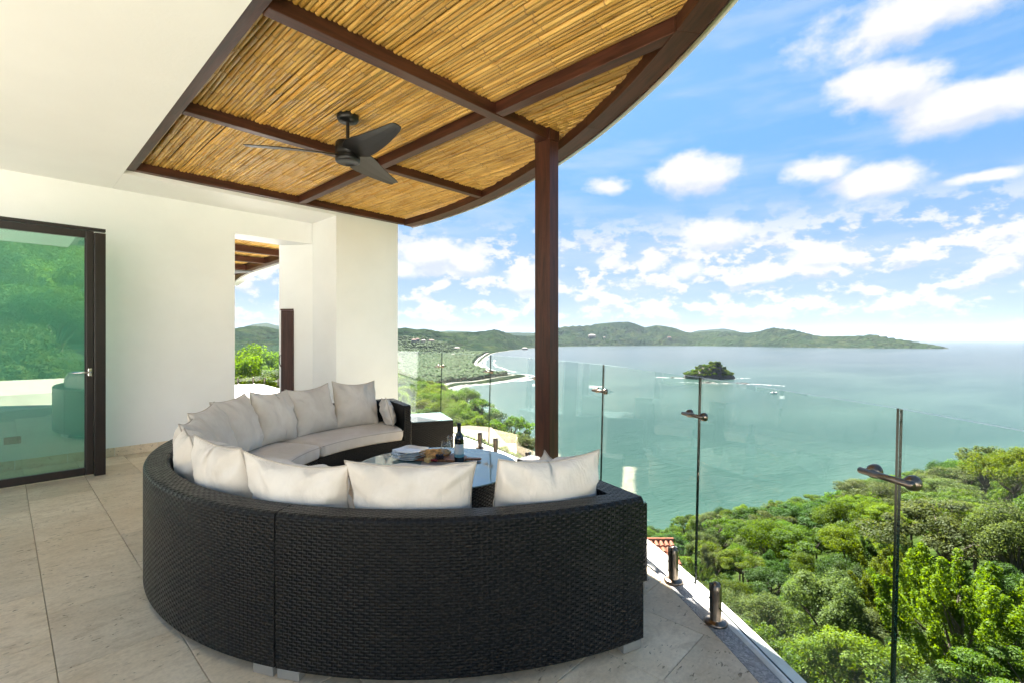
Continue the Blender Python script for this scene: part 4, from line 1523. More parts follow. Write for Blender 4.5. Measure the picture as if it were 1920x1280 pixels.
# canes
cane_me = []
for s in range(8):
    rnd = random.Random(100 + s)
    pts_, rads_, ring_mat = [], [], []
    y = -0.5
    r0 = rnd.uniform(.0155, .0185)
    bx, bz = rnd.uniform(-.006, .006), rnd.uniform(-.004, .004)
    ph = rnd.uniform(0, 6)
    while y < .5:
        k = math.sin((y + .5) * math.pi)
        w = .0025 * math.sin(y * 9 + ph)
        rr_ = r0 * (1.06 - .12 * (y + .5))
        for dy, kk in ((0, 1.0), (.0035, 1.16), (.008, 1.14), (.0115, .97)):
            if y + dy > .5: break
            pts_.append((bx * k + w, y + dy, bz * k)); rads_.append(rr_ * kk); ring_mat.append(1 if dy in (.0035,) else 0)
        y += rnd.uniform(.15, .24)
    pts_.append((0, .5, 0)); rads_.append(r0 * .94); ring_mat.append(0)
    SEG = 7
    vs, fs = tube_data(pts_, rads_, SEG, True)
    me = bpy.data.meshes.new('bamboo_cane'); me.from_pydata(vs, [], fs)
    me.materials.append(M['cane']); me.materials.append(M['cane_node'])
    fm = []
    for i in range(len(pts_) - 1): fm += [ring_mat[i]] * SEG
    fm += [0, 0]
    me.polygons.foreach_set('material_index', fm)
    me.polygons.foreach_set('use_smooth', [True] * len(me.polygons)); me.update()
    cane_me.append(me)
ncane = 0
rnd = random.Random(5)
for (ya, yb) in ((4.46, 6.34), (2.74, 4.44), (0.36, 2.72)):
    x = .985
    while x < 4.35:
        # canes run from the house side out to the curved beam
        ylo = ya
        if x > RC[0]:
            q = (RR - .10) ** 2 - (x - RC[0]) ** 2
            if q <= 0: break
            ylo = max(ya, RC[1] - math.sqrt(q))
        yhi = yb
        if yhi - ylo > .12:
            o = bpy.data.objects.new('bamboo_cane', cane_me[rnd.randrange(8)])
            L = yhi - ylo + rnd.uniform(-.02, .03)
            o.location = (x + rnd.uniform(-.003, .003) - bc.location.x, (ylo + yhi) / 2 - bc.location.y, ZB + .100 + rnd.uniform(-.006, .005) - bc.location.z)
            o.scale = (rnd.uniform(.9, 1.04), L * (1 if rnd.random() < .5 else -1), rnd.uniform(.88, 1.1))
            o.rotation_euler = (0, rnd.uniform(0, 6.28) * 0, rnd.uniform(-.003, .003))
            link(o, bc); ncane += 1
        x += .0318
print('canes', ncane)

# the post
wp = empty('wooden_post', (3.362, 2.752, 0.0))
tag(wp, 'tall dark timber post holding up the curved bamboo ceiling', 'post')
uvbox('shaft', -.064, .064, -.085, .085, 0.004, 3.095, M['wood'], wp, .006)
uvbox('cap_block', -.07, .07, -.09, .09, 3.098, 3.26, M['wood'], wp, .004)


# ------------------------------------------------------------------ ceiling fans
def fan(x, y, zc, rot, label):
    e = empty('ceiling_fan', (x, y, zc), rot)
    tag(e, label, 'fan')
    lathe('ceiling_mount', [(0, .0), (.075, 0), (.085, -.01), (.087, -.055), (.075, -.075), (.055, -.078), (.05, -.085), (0, -.086)], M['fanblack'], e, 32)
    lathe('down_rod', [(.0135, -.087), (.0135, -.245)], M['fanblack'], e, 14)
    lathe('motor_housing', [(.0, -.23), (.03, -.232), (.045, -.245), (.088, -.25), (.097, -.26), (.099, -.345), (.094, -.36), (.098, -.365), (.098, -.38)], M['fanblack'], e, 36)
    cap = lathe('lower_cap', [(.098, -.381), (.1, -.387), (.097, -.41), (.085, -.417), (.08, -.413), (.06, -.417), (.056, -.413), (.0, -.415)], M['fanblack'], e, 36)
    for k in range(3):
        a = k * 2 * math.pi / 3
        n = 14
        V, Fc = [], []
        for i in range(n + 1):
            t = i / n
            r = .085 + t * .69
            w0 = np.interp(t, [0, .12, .3, .6, .93, 1.0], [.095, .15, .142, .108, .066, .046])
            tw = -rad(26 - 12 * t)
            sweep = .03 * math.sin(t * 2.6) - .02
            for s_, zz in ((-1, 0), (-.35, .006), (.35, .006), (1, 0)):
                for th in ((.0035,) if True else ()):
                    V.append((r, sweep + s_ * w0 * .78 * math.cos(tw), -.345 + s_ * w0 * .78 * math.sin(tw) * .75 + zz))
        m = 4
        N0 = len(V)
        V += [(p[0], p[1], p[2] - .006) for p in V[:N0]]
        for i in range(n):
            for j in range(m - 1):
                a_ = i * m + j
                Fc.append((a_, a_ + m, a_ + m + 1, a_ + 1)); Fc.append((N0 + a_, N0 + a_ + 1, N0 + a_ + m + 1, N0 + a_ + m))
            Fc.append((i * m, N0 + i * m, N0 + (i + 1) * m, (i + 1) * m)); Fc.append((i * m + 3, (i + 1) * m + 3, N0 + (i + 1) * m + 3, N0 + i * m + 3))
        b = n * m
        Fc.append((b, N0 + b, N0 + b + 1, b + 1)); Fc.append((b + 1, N0 + b + 1, N0 + b + 2, b + 2)); Fc.append((b + 2, N0 + b + 2, N0 + b + 3, b + 3))
        ca, sa = math.cos(a), math.sin(a)
        V = [(p[0] * ca - p[1] * sa, p[0] * sa + p[1] * ca, p[2]) for p in V]
        mesh_obj('blade', V, Fc, M['fanblack'], e, False)
    return e


fan(1.975, 3.74, ZB + .115, rad(-92), 'black three-bladed ceiling fan hanging from the bamboo ceiling')

# ------------------------------------------------------------------ glass door leaf standing open before the wall
gd = empty('glass_door', (0.0, 6.27, 0.0))
tag(gd, 'tall glass door in a dark brown frame at the left edge', 'door')
DX0, DX1 = -.62, .629
for nm, a in (('stile', (DX1 - .058, DX1, -.025, .025, .021, 2.395)), ('stile', (DX0, DX0 + .06, -.025, .025, .021, 2.395)), ('top_rail', (DX0 + .062, DX1 - .06, -.024, .024, 2.325, 2.394)),
              ('bottom_rail', (DX0 + .062, DX1 - .06, -.024, .024, .0215, .095)), ('door_post', (.632, .718, -.04, .04, .003, 2.385)), ('head_rail', (DX0, .718, -.035, .035, 2.40, 2.43))):
    box(nm, *a, M['doorframe'], gd, .004)
box('glazing_bead', DX1 - .068, DX1 - .0585, -.02, .02, .096, 2.324, M['black'], gd)
pane = box('pane', DX0 + .063, DX1 - .069, -.005, .005, .0955, 2.3245, M['door_glass'], gd)
hd = empty('tmp'); bpy.data.objects.remove(hd)
dh = box('handle', .585, .615, -.036, -.026, .985, 1.06, M['chrome'], gd, .003)
tube('lever', [(.60, -.036, 1.022), (.60, -.072, 1.022), (.592, -.078, 1.022), (.47, -.078, 1.022)], .0085, M['chrome'], dh)
so = box('wall_socket', .02, .145, WALL_Y - .012, WALL_Y - .001, .27, .345, M['socket'], None, .004)
tag(so, 'small beige socket plate low on the wall behind the glass door', 'socket')


# ------------------------------------------------------------------ glass railing
def rail_panel(a0, a1, C, r, label, group, zt=1.15, lean=.03, zb=.0, spig=True, clamp=True):
    P0 = Vector((C[0] + r * math.cos(rad(a0)), C[1] + r * math.sin(rad(a0)))); P1 = Vector((C[0] + r * math.cos(rad(a1)), C[1] + r * math.sin(rad(a1))))
    t = (P1 - P0); L = t.length; t.normalize()
    e = empty('glass_panel', (P0.x, P0.y, zb), math.atan2(t.y, t.x))
    tag(e, label, 'railing', group)
    # local x along the rail; outward is -y when running anticlockwise
    th = .0045
    x0, x1 = .004, L - .004
    z0, z1 = .085, zt
    ly0, ly1 = -lean * z0 / zt, -lean
    V = [(x0, ly0 - th, z0), (x1, ly0 - th, z0), (x1, ly1 - th, z1), (x0, ly1 - th, z1), (x0, ly0 + th, z0), (x1, ly0 + th, z0), (x1, ly1 + th, z1), (x0, ly1 + th, z1)]
    Fc = [(0, 1, 2, 3), (7, 6, 5, 4), (0, 4, 5, 1), (1, 5, 6, 2), (2, 6, 7, 3), (3, 7, 4, 0)]
    mesh_obj('pane', V, Fc, None, e, False, None, [M['rail_glass'], M['glass_edge'], M['glass_edge_skylit']], [0, 0, 1, 1, 2, 1])
    if spig:
        for sx in (.20, L - .20):
            s = empty('spigot_tmp'); bpy.data.objects.remove(s)
            prof = [(0, .0), (.052, .0), (.053, .008), (.045, .014), (.028, .017), (.0265, .02), (.0265, .155), (.024, .175), (.015, .19), (0, .195)]
            sp = lathe('spigot', prof, M['bronze'], e, 20)
            sp.location = (sx, 0.0, .001)
            pl = box('clamp_plate', -.008, .008, -.024, .0262, .055, .19, M['black'], sp)
            pl.location = (0, .003, 0)
    if clamp:
        zc = .955; yo = -lean * zc / zt + .006
        c = tube('clamp_bar', [(-.085, yo + .035, zc + .002), (.085, yo + .035, zc - .002)], .0095, M['bronze'], e, 10)
        for sx in (-.06, .06):
            vs, fs = lathe_data([(0, 0), (.021, 0), (.022, .006), (.019, .02), (.010, .030), (0, .031)], 18)
            vs = [(x + sx, z + yo + .0005, y + zc) for x, y, z in vs]
            mesh_obj('clamp_disc', vs, fs, M['bronze'], c, True)
    return e


JA = [-57, -50, -43.0, -36.5, -29.6, -22.8, -16.0, -8.4, -0.6, 6.5]
LAB = {0: None}
plabels = ['glass railing panel behind the viewpoint', 'glass railing panel at the far right edge of the picture', 'nearest wide glass railing panel with two post feet in front', 'glass railing panel in front of the island',
           'glass railing panel just right of the tall post', 'glass railing panel hidden partly behind the tall post', 'glass railing panel left of the tall post over the tan roof',
           'glass railing panel behind the far side table', 'glass railing panel beside the white pier']
for i in range(1, len(JA) - 1):
    rail_panel(JA[i], JA[i + 1], DC, RD - .005, plabels[i], 'glass railing panels round the terrace')

# ------------------------------------------------------------------ second terrace through the opening
T2 = prism('far_terrace_floor', [(-2, 7.56), (2.9, 7.62), (3.25, 8.12), (4.6, 8.2), (5.0, 11.5), (5.35, 15.4), (4.0, 16.2), (-2, 16.6)], -.4, -.004, M['white'])
tag(T2, kind='structure')
pr2 = [(6.05, 11.0), (5.78, 13.3), (5.35, 15.4), (3.9, 16.1), (2.3, 16.4)]
for k in range(1, len(pr2) - 1):
    p0, p1 = pr2[k], pr2[k + 1]
    tx, ty = p1[0] - p0[0], p1[1] - p0[1]
    L = math.hypot(tx, ty)
    half = L / 2
    for h in range(2):
        e = empty('glass_panel', (p0[0] + tx * h / 2, p0[1] + ty * h / 2, 0), math.atan2(ty, tx))
        tag(e, ['glass railing panel at the right end of the far terrace', 'second glass railing panel from the right on the far terrace', 'middle glass railing panel on the far terrace', 'glass railing panel left of the middle one on the far terrace', 'glass railing panel next to the left end of the far terrace', 'glass railing panel at the left end of the far terrace'][(k - 1) * 2 + h], 'railing', 'glass railing panels on the far terrace')
        V = [(.01, -.006, .085), (half - .01, -.006, .085), (half - .01, -.006, 1.15), (.01, -.006, 1.15), (.01, .006, .085), (half - .01, .006, .085), (half - .01, .006, 1.15), (.01, .006, 1.15)]
        mesh_obj('pane', V, [(0, 1, 2, 3), (7, 6, 5, 4), (0, 4, 5, 1), (1, 5, 6, 2), (2, 6, 7, 3), (3, 7, 4, 0)], None, e, False, None, [M['rail_glass'], M['glass_edge'], M['glass_edge_skylit']], [0, 0, 1, 1, 2, 1])
        for sx in (.2, half - .2):
            sp = lathe('spigot', [(0, .0), (.052, .0), (.053, .008), (.045, .014), (.028, .017), (.0265, .02), (.0265, .155), (.024, .175), (.015, .19), (0, .195)], M['bronze'], e, 14)
            sp.location = (sx, 0, 0)
# its roof: cane over beams with a curved white edge
b2 = empty('far_bamboo_roof', (3.0, 11.0, 3.1))
tag(b2, 'bamboo roof with curved white edge over the far terrace', 'ceiling')
edge2 = [(4.45, 8.3), (4.5, 10.0), (4.58, 12.0), (4.66, 13.7), (4.85, 15.1), (5.25, 17.3)]
for y_ in (9.4, 10.75, 12.1, 13.6, 15.2):
    xe = float(np.interp(y_, [p[1] for p in edge2], [p[0] for p in edge2])) - .15
    child_at(uvbox('beam', -1.5, xe, y_ - .06, y_ + .06, ZB, ZB + .13, M['wood'], None, .004, 0), b2)
child_at(prism('boarding', [(-1.6, 7.7), (3.2, 8.2)] + [(p[0] - .02, p[1]) for p in edge2] + [(-1.6, 17.3)], ZB + .20, ZB + .3, M['black']), b2)
for i in range(len(edge2) - 1):
    (xa, ya), (xb, yb) = edge2[i], edge2[i + 1]
    child_at(prism('curved_beam', [(xa - .30, ya + .002), (xa - .15, ya + .002), (xb - .15, yb - .002), (xb - .30, yb - .002)], ZB - .002, ZB + .19, M['wood']), b2)
    child_at(prism('fascia', [(xa - .147, ya + .002), (xa + .05, ya + .002), (xb + .05, yb - .002), (xb - .147, yb - .002)], ZB - .05, ZB + .4, M['white']), b2)
x = 1.9
while x < 4.3:
    o = bpy.data.objects.new('bamboo_cane', cane_me[rnd.randrange(8)])
    y1_ = 15.6
    y0_ = 8.25
    o.location = (x - 3.0, (y0_ + y1_) / 2 - 11.0, .168 + rnd.uniform(-.004, .004)); o.scale = (1.9, y1_ - y0_, 1.6)
    link(o, b2)
    x += .066
fan(3.42, 12.45, ZB + .115, rad(-46), 'dark ceiling fan of the far terrace with one blade tip in the opening')


# low hedges outside the railings
def hedge(name, pts_, w, h, z, label, seed, n=900):
    rnd_ = np.random.default_rng(seed)
    cs = []
    for (x, y) in pts_:
        cs.append((x + rnd_.normal() * .04, y + rnd_.normal() * .04, z + rnd_.uniform(0, h * .4), w * rnd_.uniform(.8, 1.1)))
    V, Q = leaf_cloud(cs, n, .035, rnd_, up=.6)
    o = link(bpy.data.objects.new(name, fast_mesh(name, V, Q, M['leaf_mid'])))
    tag(o, label, 'hedge')


hedge('low_hedge', [(DC[0] + 10.22 * math.cos(rad(a)), DC[1] + 10.22 * math.sin(rad(a))) for a in np.arange(-21, 1, .9)], .085, .08, -.15, 'low clipped hedge just outside the kerb beyond the sofa', 31, 420)
hedge('low_hedge', [(p0 * (1 - t) + p1 * t + .1, q0 * (1 - t) + q1 * t + .25) for (p0, q0), (p1, q1) in zip(pr2[1:-1], pr2[2:]) for t in np.linspace(0, 1, 9)], .22, .12, .0, 'low hedge along the far terrace railing', 32, 260)


# neighbouring roofs below the terrace
def tan_house():
    x, y = ld(-.9, 15.0)
    e = empty('neighbour_house', (x, y, -6.75), YAW)
    tag(e, 'tan hipped roof of the building just below the terrace', 'house')
    # local x ahead, local y to the left
    box('wall', -3.2, 3.0, -1.05, 4.2, -9, 4.2, M['house_wall'], e)
    E_ = [(-4.2, -2.35, 3.95), (4.0, -.1, 4.62), (4.0, 5.0, 4.3), (-4.2, 5.0, 3.9)]
    r0, r1 = (-1.0, 3.2, 4.95), (3.4, .75, 4.80)
    V = E_ + [r0, r1] + [(p[0], p[1], p[2] - .16) for p in E_]
    mesh_obj('roof', V, [(0, 1, 5, 4), (1, 2, 5), (2, 3, 4, 5), (3, 0, 4), (0, 6, 7, 1), (1, 7, 8, 2), (2, 8, 9, 3), (3, 9, 6, 0), (9, 8, 7, 6)], M['roof_tan'], e)


tan_house()


def orange_roof():
    # clay tiled roof corner beyond the kerb
    l0, d0 = 6.55, 22.0
    x, y = ld(l0, d0)
    z = EYE - (1013 - 634) / 906.7 * d0
    e = empty('tiled_house', (x, y, z), YAW)
    tag(e, 'orange clay tiled roof showing beside the near side table', 'house')
    # local x ahead, y left.  The slope falls towards the viewer.
    W_, S_ = 5.0, 3.6
    sl = rad(24)
    bm = bmesh.new()
    for vv_ in add_box(bm, -S_ + .35, -.05, -.55, W_ - .4, -14, -1.62): pass
    bm_obj('wall', bm, M['house_wall'], e)
    V = [(0, -.75, -.04), (0, W_, -.04), (-S_ * math.cos(sl), W_, -S_ * math.sin(sl) - .04), (-S_ * math.cos(sl), -.75, -S_ * math.sin(sl) - .04)]
    mesh_obj('roof_deck', V + [(a, b, c - .1) for a, b, c in V], [(3, 2, 1, 0), (4, 5, 6, 7), (0, 1, 5, 4), (1, 2, 6, 5), (2, 3, 7, 6), (3, 0, 4, 7)], M['roof_orange'], e)
    tv, tf = [], []
    segs = 6
    for i, (xx, r) in enumerate(((0, .085), (-.36, .105))):
        for k in range(segs + 1):
            a = math.pi * k / segs
            tv.append((xx, r * math.cos(a), r * math.sin(a) + (0.0 if i == 0 else .015)))
    for k in range(segs):
        tf.append((k, k + 1, segs + 2 + k, segs + 1 + k))
    tf.append(tuple(segs + 1 + k for k in range(segs + 1)))
    tme = bpy.data.meshes.new('roof_tile'); tme.from_pydata(tv, [], tf); tme.materials.append(M['roof_orange']); tme.update()
    for i in range(10):
        for j in range(14):
            o = bpy.data.objects.new('roof_tile', tme); link(o, e)
            s = i * .335
            o.location = (-s * math.cos(sl), -.64 + j * .225, -s * math.sin(sl) + .005)
            o.rotation_euler = (0, -sl + rad(2), 0)
    tube('ridge_tile', [(.02, -.8, .03), (.02, 2.6, .03)], .11, M['roof_orange'], e, 10)


orange_roof()

# ------------------------------------------------------------------ curved wicker sofa
SC = (2.52, 2.96)
RO, RI, RF = 2.012, 1.888, 1.32           # outer back, inner back, seat front


def sweep(name, prof, t0, t1, mat, parent, n=30, uref=None, caps=True, smooth=False):
    """profile of (r, z) swept about the sofa centre; UV in metres"""
    V, Fc, UV = [], [], []
    m = len(prof)
    lens = [0]
    for i in range(m):
        a, b = prof[i], prof[(i + 1) % m]
        lens.append(lens[-1] + math.hypot(b[0] - a[0], b[1] - a[1]))
    for i in range(n + 1):
        th = rad(t0 + (t1 - t0) * i / n)
        for r, z in prof:
            V.append((r * math.cos(th), r * math.sin(th), z))
    for i in range(n):
        th0 = rad(t0 + (t1 - t0) * i / n); th1 = rad(t0 + (t1 - t0) * (i + 1) / n)
        for j in range(m):
            jj = (j + 1) % m
            Fc.append((i * m + j, i * m + jj, (i + 1) * m + jj, (i + 1) * m + j))
            rr_ = max(prof[j][0], prof[jj][0])
            UV += [(th0 * rr_, lens[j]), (th0 * rr_, lens[j + 1]), (th1 * rr_, lens[j + 1]), (th1 * rr_, lens[j])]
    if caps:
        Fc.append(tuple(range(m))[::-1]); UV += [(prof[k][0], prof[k][1]) for k in range(m)][::-1]
        Fc.append(tuple(n * m + k for k in range(m))); UV += [(prof[k][0], prof[k][1]) for k in range(m)]
    return mesh_obj(name, V, Fc, mat, parent, smooth, UV)


def fix_normals(o):
    bm = bmesh.new(); bm.from_mesh(o.data); bmesh.ops.recalc_face_normals(bm, faces=bm.faces[:]); bm.to_mesh(o.data); bm.free()


back_prof = [(RO, .042), (RO, .640), (RO - .006, .652), (RO - .016, .658), (RI + .016, .658), (RI + .006, .652), (RI, .640), (RI, .302), (RF + .01, .302), (RF, .292), (RF, .042)]
arm_prof = [(RO, .042), (RO, .640), (RO - .006, .652), (RO - .016, .658), (RF + .016, .658), (RF + .006, .652), (RF, .640), (RF, .042)]


def seat_cushion(t0, t1, parent, seed):
    n = 40
    r0, r1, z0, z1 = RF - .035, RI - .006, .306, .425
    V, Fc = [], []
    base = []
    cr = .032
    for (cx_, cz_, a0) in ((r1 - cr, z1 - cr, 0), (r0 + cr, z1 - cr, 90), (r0 + cr, z0 + cr, 180), (r1 - cr, z0 + cr, 270)):
        for k in range(5):
            a = rad(a0 + 90 * k / 4)
            base.append((cx_ + cr * math.cos(a), cz_ + cr * math.sin(a)))
        if a0 == 0:
            for q in range(1, 8):
                t = q / 8
                base.append((r1 - cr + (r0 + cr - r1 + cr) * t, z1 + .012 * math.sin(t * math.pi)))
    m = len(base)
    mid = ((r0 + r1) / 2, (z0 + z1) / 2)
    for i in range(n + 1):
        t = i / n
        th = rad(t0 + (t1 - t0) * t)
        e = min(t, 1 - t) * abs(rad(t1 - t0)) * 1.5
        k = cr * (1 - math.sqrt(max(0, 1 - max(0, 1 - e / cr) ** 2)))
        for r, z in base:
            sr = 1 - k / ((r1 - r0) / 2); sz = 1 - k / ((z1 - z0) / 2)
            rr_ = mid[0] + (r - mid[0]) * sr; zz = mid[1] + (z - mid[1]) * sz
            x, y = rr_ * math.cos(th), rr_ * math.sin(th)
            nz = mnoise.noise(Vector((x * 3.2 + seed, y * 3.2, 0))) * .006
            V.append((x, y, zz + (nz if zz > mid[1] else 0)))
    for i in range(n):
        for j in range(m):
            jj = (j + 1) % m
            Fc.append((i * m + j, i * m + jj, (i + 1) * m + jj, (i + 1) * m + j))
    Fc.append(tuple(range(m))[::-1]); Fc.append(tuple(n * m + k for k in range(m)))
    o = mesh_obj('seat_cushion', V, Fc, M['fabric'], parent, True); fix_normals(o)
    # piping round the top edge
    pp = []
    for i in range(n + 1):
        th = rad(t0 + (t1 - t0) * (0.004 + .992 * i / n)); pp.append(((r0 + .004) * math.cos(th), (r0 + .004) * math.sin(th), z1 - .02))
    tube('piping', pp, .004, M['piping'], o, 6)


ANG = [72.0, 117.5, 163.0, 208.3, 253.0]
ARM = 3.1
mods = [('black wicker sofa end section against the far side table', ANG[0] + ARM, ANG[1], ANG[0], 'lo'), ('black wicker sofa section in the middle of the far side', ANG[1], ANG[2], None, None),
        ('black wicker sofa section curving round on the left', ANG[2], ANG[3], None, None), ('nearest black wicker sofa section with its tall back to the viewer', ANG[3], ANG[4] - ARM, ANG[4], 'hi')]
for mi, (lab, t0, t1, arm, side) in enumerate(mods):
    e = empty('wicker_sofa', (SC[0], SC[1], 0))
    tag(e, lab, 'sofa', 'sections of the curved wicker sofa')
    g = .12
    o = sweep('wicker_body', back_prof, t0 + (g if side != 'lo' else .08), t1 - (g if side != 'hi' else .08), M['wicker'], e, 34); fix_normals(o)
    if side == 'lo':
        o = sweep('arm', arm_prof, arm, t0, M['wicker'], e, 3); fix_normals(o)
    if side == 'hi':
        o = sweep('arm', arm_prof, t1, arm, M['wicker'], e, 3); fix_normals(o)
    lo_, hi_ = (t0 if side != 'lo' else arm), (t1 if side != 'hi' else arm)
    for (tc_, r) in ((lo_ + 1.7, RO - .022), (hi_ - 1.7, RO - .022), (lo_ + 2.6, RF + .03), (hi_ - 2.6, RF + .03)):
        th = rad(tc_)
        bm = bmesh.new(); add_box(bm, -.02, .02, -.05, .05, 0.002, .040, .003)
        f = bm_obj('foot', bm, M['silver_foot'], e)
        f.location = (r * math.cos(th), r * math.sin(th), 0); f.rotation_euler = (0, 0, th)
    seat_cushion(t0 + .5, t1 - .5, e, mi * 5.3)


# ---- cushions
def pillow(w, h, t, seed, label, parent=None):
    rnd_ = random.Random(seed)
    n = 30
    ph = [rnd_.uniform(0, 6.28) for _ in range(8)]
    sag = rnd_.uniform(.01, .03); skew = rnd_.uniform(-.025, .025)

    def pt(a, b, s):
        ea = 1 - .055 * (1 - b * b) * abs(a) ** 2.2 + .012 * (abs(a) * abs(b)) ** 5
        eb = 1 - .055 * (1 - a * a) * abs(b) ** 2.2 + .012 * (abs(a) * abs(b)) ** 5
        x = w / 2 * a * ea + skew * b * b * (1 if a > 0 else -1)
        z = h / 2 * b * eb - sag * (1 - a * a) * max(0, b) ** 2
        q = max(0.0, (1 - a ** 2) * (1 - b ** 2))
        body = q ** .46
        y = t / 2 * body * (1.0 - .16 * b)
        # folds running in from the seam, strongest near the edge and corners
        edge = (1 - q) ** 1.3 * min(1, q * 9)
        r_ = math.atan2(b, a)
        y += edge * .019 * (math.sin(9 * r_ + ph[0]) * .6 + math.sin(17 * r_ + ph[1] + 2 * a) * .4)
        y += .012 * body * mnoise.noise(Vector((a * 2.1 + ph[2], b * 1.6 + ph[3], s * 2)))
        y += .007 * body * mnoise.noise(Vector((a * 5.0 + ph[4] + b, b * 2.2, s * 5 + ph[5])))
        # upright creases where it slumps against the back
        y += .011 * body * math.sin(a * 7 + ph[6] + 1.5 * math.sin(b * 2 + ph[7])) * (.5 + .5 * b)
        return (x, s * y, z)
    V, idx = [], {}
    Fc = []
    for s in (-1, 1):
        for i in range(n + 1):
            for j in range(n + 1):
                a = -1 + 2 * i / n; b = -1 + 2 * j / n
                a = math.sin(a * math.pi / 2) * .45 + a * .55; b = math.sin(b * math.pi / 2) * .45 + b * .55
                rim = i in (0, n) or j in (0, n)
                if rim and s == 1: idx[(s, i, j)] = idx[(-1, i, j)]; continue
                idx[(s, i, j)] = len(V); V.append(pt(a, b, s))
    for s in (-1, 1):
        for i in range(n):
            for j in range(n):
                q = (idx[(s, i, j)], idx[(s, i + 1, j)], idx[(s, i + 1, j + 1)], idx[(s, i, j + 1)])
                Fc.append(q if s == -1 else q[::-1])
    o = mesh_obj('back_cushion', V, Fc, M['fabric'], parent, True)
    rimp = [idx[(-1, i, 0)] for i in range(n)] + [idx[(-1, n, j)] for j in range(n)] + [idx[(-1, i, n)] for i in range(n, 0, -1)] + [idx[(-1, 0, j)] for j in range(n, 0, -1)]
    tube('piping', [V[k] for k in rimp], .0042, M['piping'], o, 5, closed=True)
    return o


CUSH = [(88, .48, .49, 'big square cream cushion at the far arm, beside the small cushion'), (103, .48, .475, 'cream cushion second from the far arm, before the brown door'), (118.5, .48, .475, 'cream cushion third from the far arm, below the wall opening'),
        (133, .48, .475, 'cream cushion fourth from the far arm'), (146, .47, .455, 'cream cushion fifth from the far arm, half hidden by its neighbour'), (158, .47, .43, 'cream cushion sixth from the far arm, against the bare wall'),
        (171.5, .47, .41, 'slumped cream cushion at the leftmost bend of the sofa'), (189, .50, .44, 'cream cushion seen from behind, leftmost along the near back'), (205.5, .53, .415, 'cream cushion seen from behind over the seam of the near back'),
        (223, .53, .42, 'cream cushion seen from behind in front of the coffee table'), (242.5, .52, .425, 'cream cushion seen from behind, nearest the right arm')]
for i, (th, w, h, lab) in enumerate(CUSH):
    o = pillow(w, h, .225, 40 + i, lab)
    a = rad(th)
    lean = rad(17 if th < 165 else 15)
    r = 1.71
    z0 = .432
    # local -y faces the middle of the ring
    o.rotation_mode = 'XYZ'
    yawz = a - rad(90)
    rm = Matrix.Rotation(yawz, 4, 'Z') @ Matrix.Rotation(-lean, 4, 'X') @ Matrix.Rotation(rad(random.Random(i).uniform(-4, 4)), 4, 'Y')
    off = rm @ Vector((0, 0, h / 2 * .96))
    o.matrix_world = Matrix.Translation((SC[0] + r * math.cos(a), SC[1] + r * math.sin(a), z0)) @ Matrix.Translation(off) @ rm
    tag(o, lab, 'cushion', 'back cushions of the curved sofa')
for (th, r, rot, lab, lean) in ((77.3, 1.56, 68, 'small cream cushion propped against the far arm', 14), (247.2, 1.47, 250, 'small cream cushion against the near arm, only its tip showing', 10)):
    o = pillow(.30, .30, .13, 77 + int(th), lab)
    a = rad(th)
    rm = Matrix.Rotation(rad(rot), 4, 'Z') @ Matrix.Rotation(rad(-lean), 4, 'X') @ Matrix.Rotation(rad(8), 4, 'Y')
    off = rm @ Vector((0, 0, .145))
    o.matrix_world = Matrix.Translation((SC[0] + r * math.cos(a), SC[1] + r * math.sin(a), .432)) @ Matrix.Translation(off) @ rm
    tag(o, lab, 'cushion')


# ------------------------------------------------------------------ tables
def wicker_box(name, cx_, cy_, rz, w, dp, h, label, cat='table'):
    e = empty(name, (cx_, cy_, 0), rz)
    tag(e, label, cat)
    V, Fc, UV = [], [], []
    z0, z1 = .045, h - .012
    c = [(-w / 2, -dp / 2), (w / 2, -dp / 2), (w / 2, dp / 2), (-w / 2, dp / 2)]
    acc = 0
    for i in range(4):
        (x0, y0), (x1, y1) = c[i], c[(i + 1) % 4]
        L = math.hypot(x1 - x0, y1 - y0)
        b = len(V)
        V += [(x0, y0, z0), (x1, y1, z0), (x1, y1, z1), (x0, y0, z1)]
        Fc.append((b, b + 1, b + 2, b + 3)); UV += [(acc, z0), (acc + L, z0), (acc + L, z1), (acc, z1)]
        acc += L
    b = len(V)
    V += [(x, y, z1) for x, y in c] + [(x, y, z0) for x, y in c]
    Fc.append((b, b + 1, b + 2, b + 3)); UV += c
    Fc.append((b + 7, b + 6, b + 5, b + 4)); UV += c
    mesh_obj('wicker_body', V, Fc, M['wicker'], e, False, UV)
    if cat == 'table': box('glass_top', -w / 2 + .004, w / 2 - .004, -dp / 2 + .004, dp / 2 - .004, h - .011, h - .003, M['table_glass'], e, .002)
    for sx in (-1, 1):
        for sy in (-1, 1):
            box('foot', sx * (w / 2 - .04) - .035, sx * (w / 2 - .04) + .035, sy * (dp / 2 - .04) - .035, sy * (dp / 2 - .04) + .035, .002, .043, M['silver_foot'], e, .003)
    return e


wicker_box('side_table', 3.29, 4.42, rad(-25), .45, .57, .475, 'black wicker side table with glass top beyond the far arm')
th_ = math.atan2(.956, .292)
wicker_box('side_table', 2.27, 1.60, th_ - rad(90), .44, .57, .475, 'black wicker side table behind the near arm, mostly hidden')
wicker_box('wicker_stool', 3.13, 2.72, 0, .19, .19, .335, 'black wicker stool showing one corner beside the tall post', 'stool')

